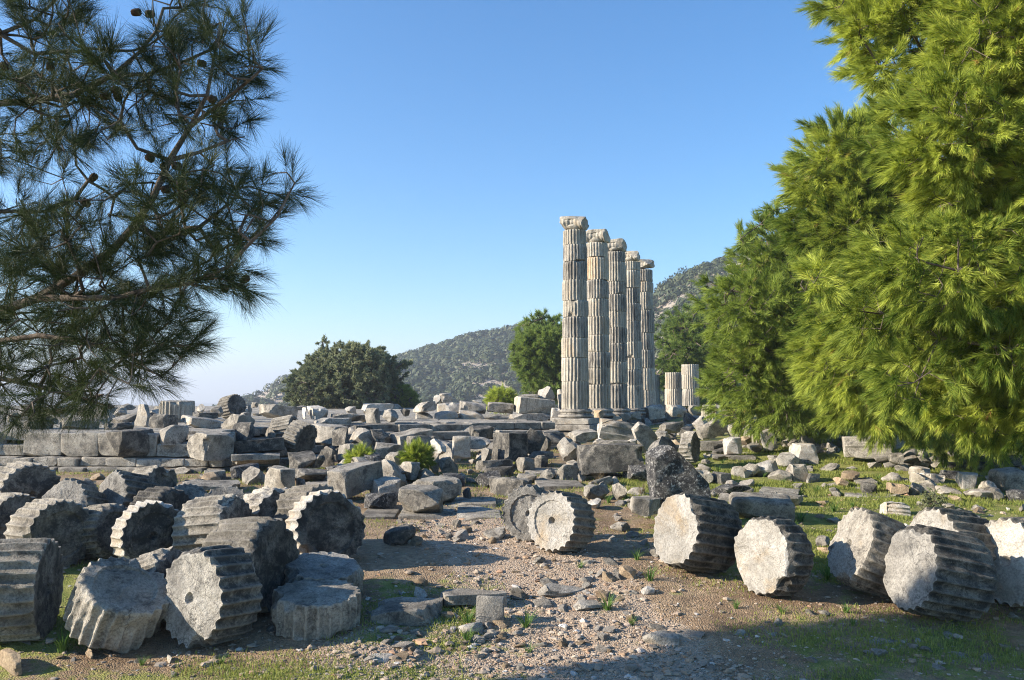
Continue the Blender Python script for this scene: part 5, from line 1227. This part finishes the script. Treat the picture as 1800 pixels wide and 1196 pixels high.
for px, py, s, lab in [(1408, 918, 1.25, 'large leafy tuft right of the long smooth rounded stone'), (1466, 900, 1.0, 'leafy tuft in the grass above the tilted drum'), (1435, 866, .9, 'tall leafy tuft beside the broad paving slab'), (1423, 845, .8, 'leafy tuft below the round pale stone'),
                       (1376, 850, .7, 'leafy tuft in front of the dark wedge stone'), (1543, 845, .9, 'leafy tuft on the layered slab'), (1500, 893, .8, 'leafy tuft left of the striped chip'), (1343, 840, .8, 'leafy tuft below the white peaked rock'), (1262, 830, .9, 'leafy tuft behind the pale and dark pair of blocks'),
                       (1270, 815, .8, 'far leafy tuft above the pale and dark pair'), (1250, 800, .8, 'leafy tuft near the white waisted block'), (1454, 1020, 1.1, 'leafy tuft between the jagged drum and the tilted drum'), (1142, 1022, 1.1, 'leafy tuft at the foot of the veined drum'), (1068, 1075, 1.1, 'leafy tuft growing on the low pale rock by the path'),
                       (925, 1106, 1.1, 'dark leafy tuft right of the upright waisted slab'), (820, 1130, .9, 'grassy tuft in front of the white pointed stone'), (822, 1098, 1.0, 'grassy tuft behind the white pointed stone'), (930, 1150, .6, 'small leafy tuft in the bottom gravel'), (110, 1146, 1.25, 'long leaved tuft beside the short tilted drum'),
                       (1100, 882, 1.0, 'leafy tuft right of the pointed facetted rock'), (1070, 884, .9, 'leafy tuft in front of the pointed facetted rock'), (1590, 900, .9, 'leafy tuft right of the striped chip'), (1712, 868, .7, 'leafy tuft between the curled fragment and grey wedge'), (1120, 985, .8, 'leafy tuft in the grass left of the veined drum'),
                       (1375, 1080, .7, 'leafy tuft at the foot of the jagged faced drum'), (1488, 1078, .7, 'leafy tuft at the foot of the tilted streaky drum'), (1294, 1070, .6, 'small leafy tuft in the sunny soil below the right row'), (1580, 930, .8, 'leafy tuft above the dark streaked drum'), (1500, 1100, .6, 'small tuft at the edge of the tree shade'), (1110, 1100, .6, 'small tuft on the soil right of the path'),
                       (1395, 935, .9, 'leafy tuft above the jagged faced drum'), (1180, 905, .7, 'leafy tuft above the veined drum'), (1020, 1000, .6, 'small tuft below the bright drum'), (250, 1170, .5, 'small tuft on the soil below the left heap'), (390, 1168, .5, 'small tuft below the pointed drum')]:
    tuft_at(px, py, s, lab)
for px, py, s, lab in [(1128, 872, 1.3, 'reddish dry bush left of the great pointed rock'), (1052, 850, 1.1, 'pale dry weed in front of the very long dark block'), (1150, 815, 1.2, 'dry scrub growing over the big dark rock'), (1205, 762, 1.7, 'grey green scrub in the rubble right of the columns'), (1180, 818, 1.0, 'dry weed at the top of the great pointed rock'), (1100, 746, 1.3, 'brown dry bush at the foot of the far columns')]:
    tuft_at(px, py, s, lab, DM, 'dry_bush', 'dry bush', 'dry weeds among the stones')
g0 = hit(1638, 905)
crown_tree('shrub', 'small dark leaved shrub in the grass above the ribbed drum', 'shrub', [(1612, 870), (1640, 862), (1662, 872), (1660, 905), (1615, 905)], g0.y - .2, g0.y + .2, .16, 10, 12, 3, [tuft_template(12, .06, .04, .02, 1.3, k) for k in range(3)], M['oakleaf'], [tuple(g0), (g0.x, g0.y, g0.z + .25)], 5, rtip=.003)
def grass(n, seed):
    rs = np.random.RandomState(seed); y = 8.7 + 26 * rs.rand(n * 6) ** 1.25; x = (rs.rand(n * 6) - .5) * 2 * (y * .66); m = green_mask(x, y) ; cl = smooth(fbm2(x, y, 1.3, 3, 55) * 3 + .35)
    keep = (rs.rand(n * 6) < m * cl * 1.2 * (1 - path_mask(x, y) * .9)) & ~in_poly(x, y, PLAT); x, y = x[keep][:n], y[keep][:n]; n = len(x)
    h = (.02 + .045 * rs.rand(n)) * (1 + .6 * (y > 20)); a = rs.rand(n) * 6.283; w_ = .004 + .0003 * y; z = G(x, y) + .01
    le = rs.rand(n) * .9; b = np.stack([x, y, z], 1); sdv = np.stack([-np.sin(a), np.cos(a), 0 * a], 1) * w_[:, None]
    tip = b + np.stack([np.cos(a) * le * h, np.sin(a) * le * h, h], 1)
    V = np.stack([b - sdv, b + sdv, tip], 1).reshape(-1, 3)
    tag(link('grass', mesh_np('grass', V, np.arange(len(V)).reshape(-1, 3), M['blade'], False, attrs={'v': np.repeat(np.clip(rs.rand(n) * .6 + .4 * cl[keep][:n], 0, 1), 3)})), 'short green grass growing between the stones', 'grass', kind='stuff')
grass(150000, 5)

# ------------------------------------------------------------------ haze
def haze():
    p = np.array([[-1500, -45, -80], [1500, -45, -80], [1500, 1400, -80], [-1500, 1400, -80], [-1500, -45, 150], [1500, -45, 150], [1500, 1400, 150], [-1500, 1400, 150]], float)
    p = np.array([[x * 3.8 if abs(x) > 9 else x, y if y < 0 else 6100, z] for x, y, z in p])
    f = np.array([[0, 3, 2, 1], [4, 5, 6, 7], [0, 1, 5, 4], [1, 2, 6, 5], [2, 3, 7, 6], [3, 0, 4, 7]])
    m = bpy.data.materials.new('haze_air'); m.use_nodes = True; t = m.node_tree; t.nodes.clear()
    vo = t.nodes.new('ShaderNodeVolumePrincipled'); vo.inputs['Color'].default_value = (.78, .86, 1, 1); vo.inputs['Density'].default_value = HAZE; vo.inputs['Anisotropy'].default_value = .2
    o_ = t.nodes.new('ShaderNodeOutputMaterial'); t.links.new(vo.outputs[0], o_.inputs['Volume'])
    tag(link('haze', mesh_np('haze', p, f, m)), 'thin bluish haze over the far hills', 'haze', kind='stuff')
HAZE = .00038
haze()
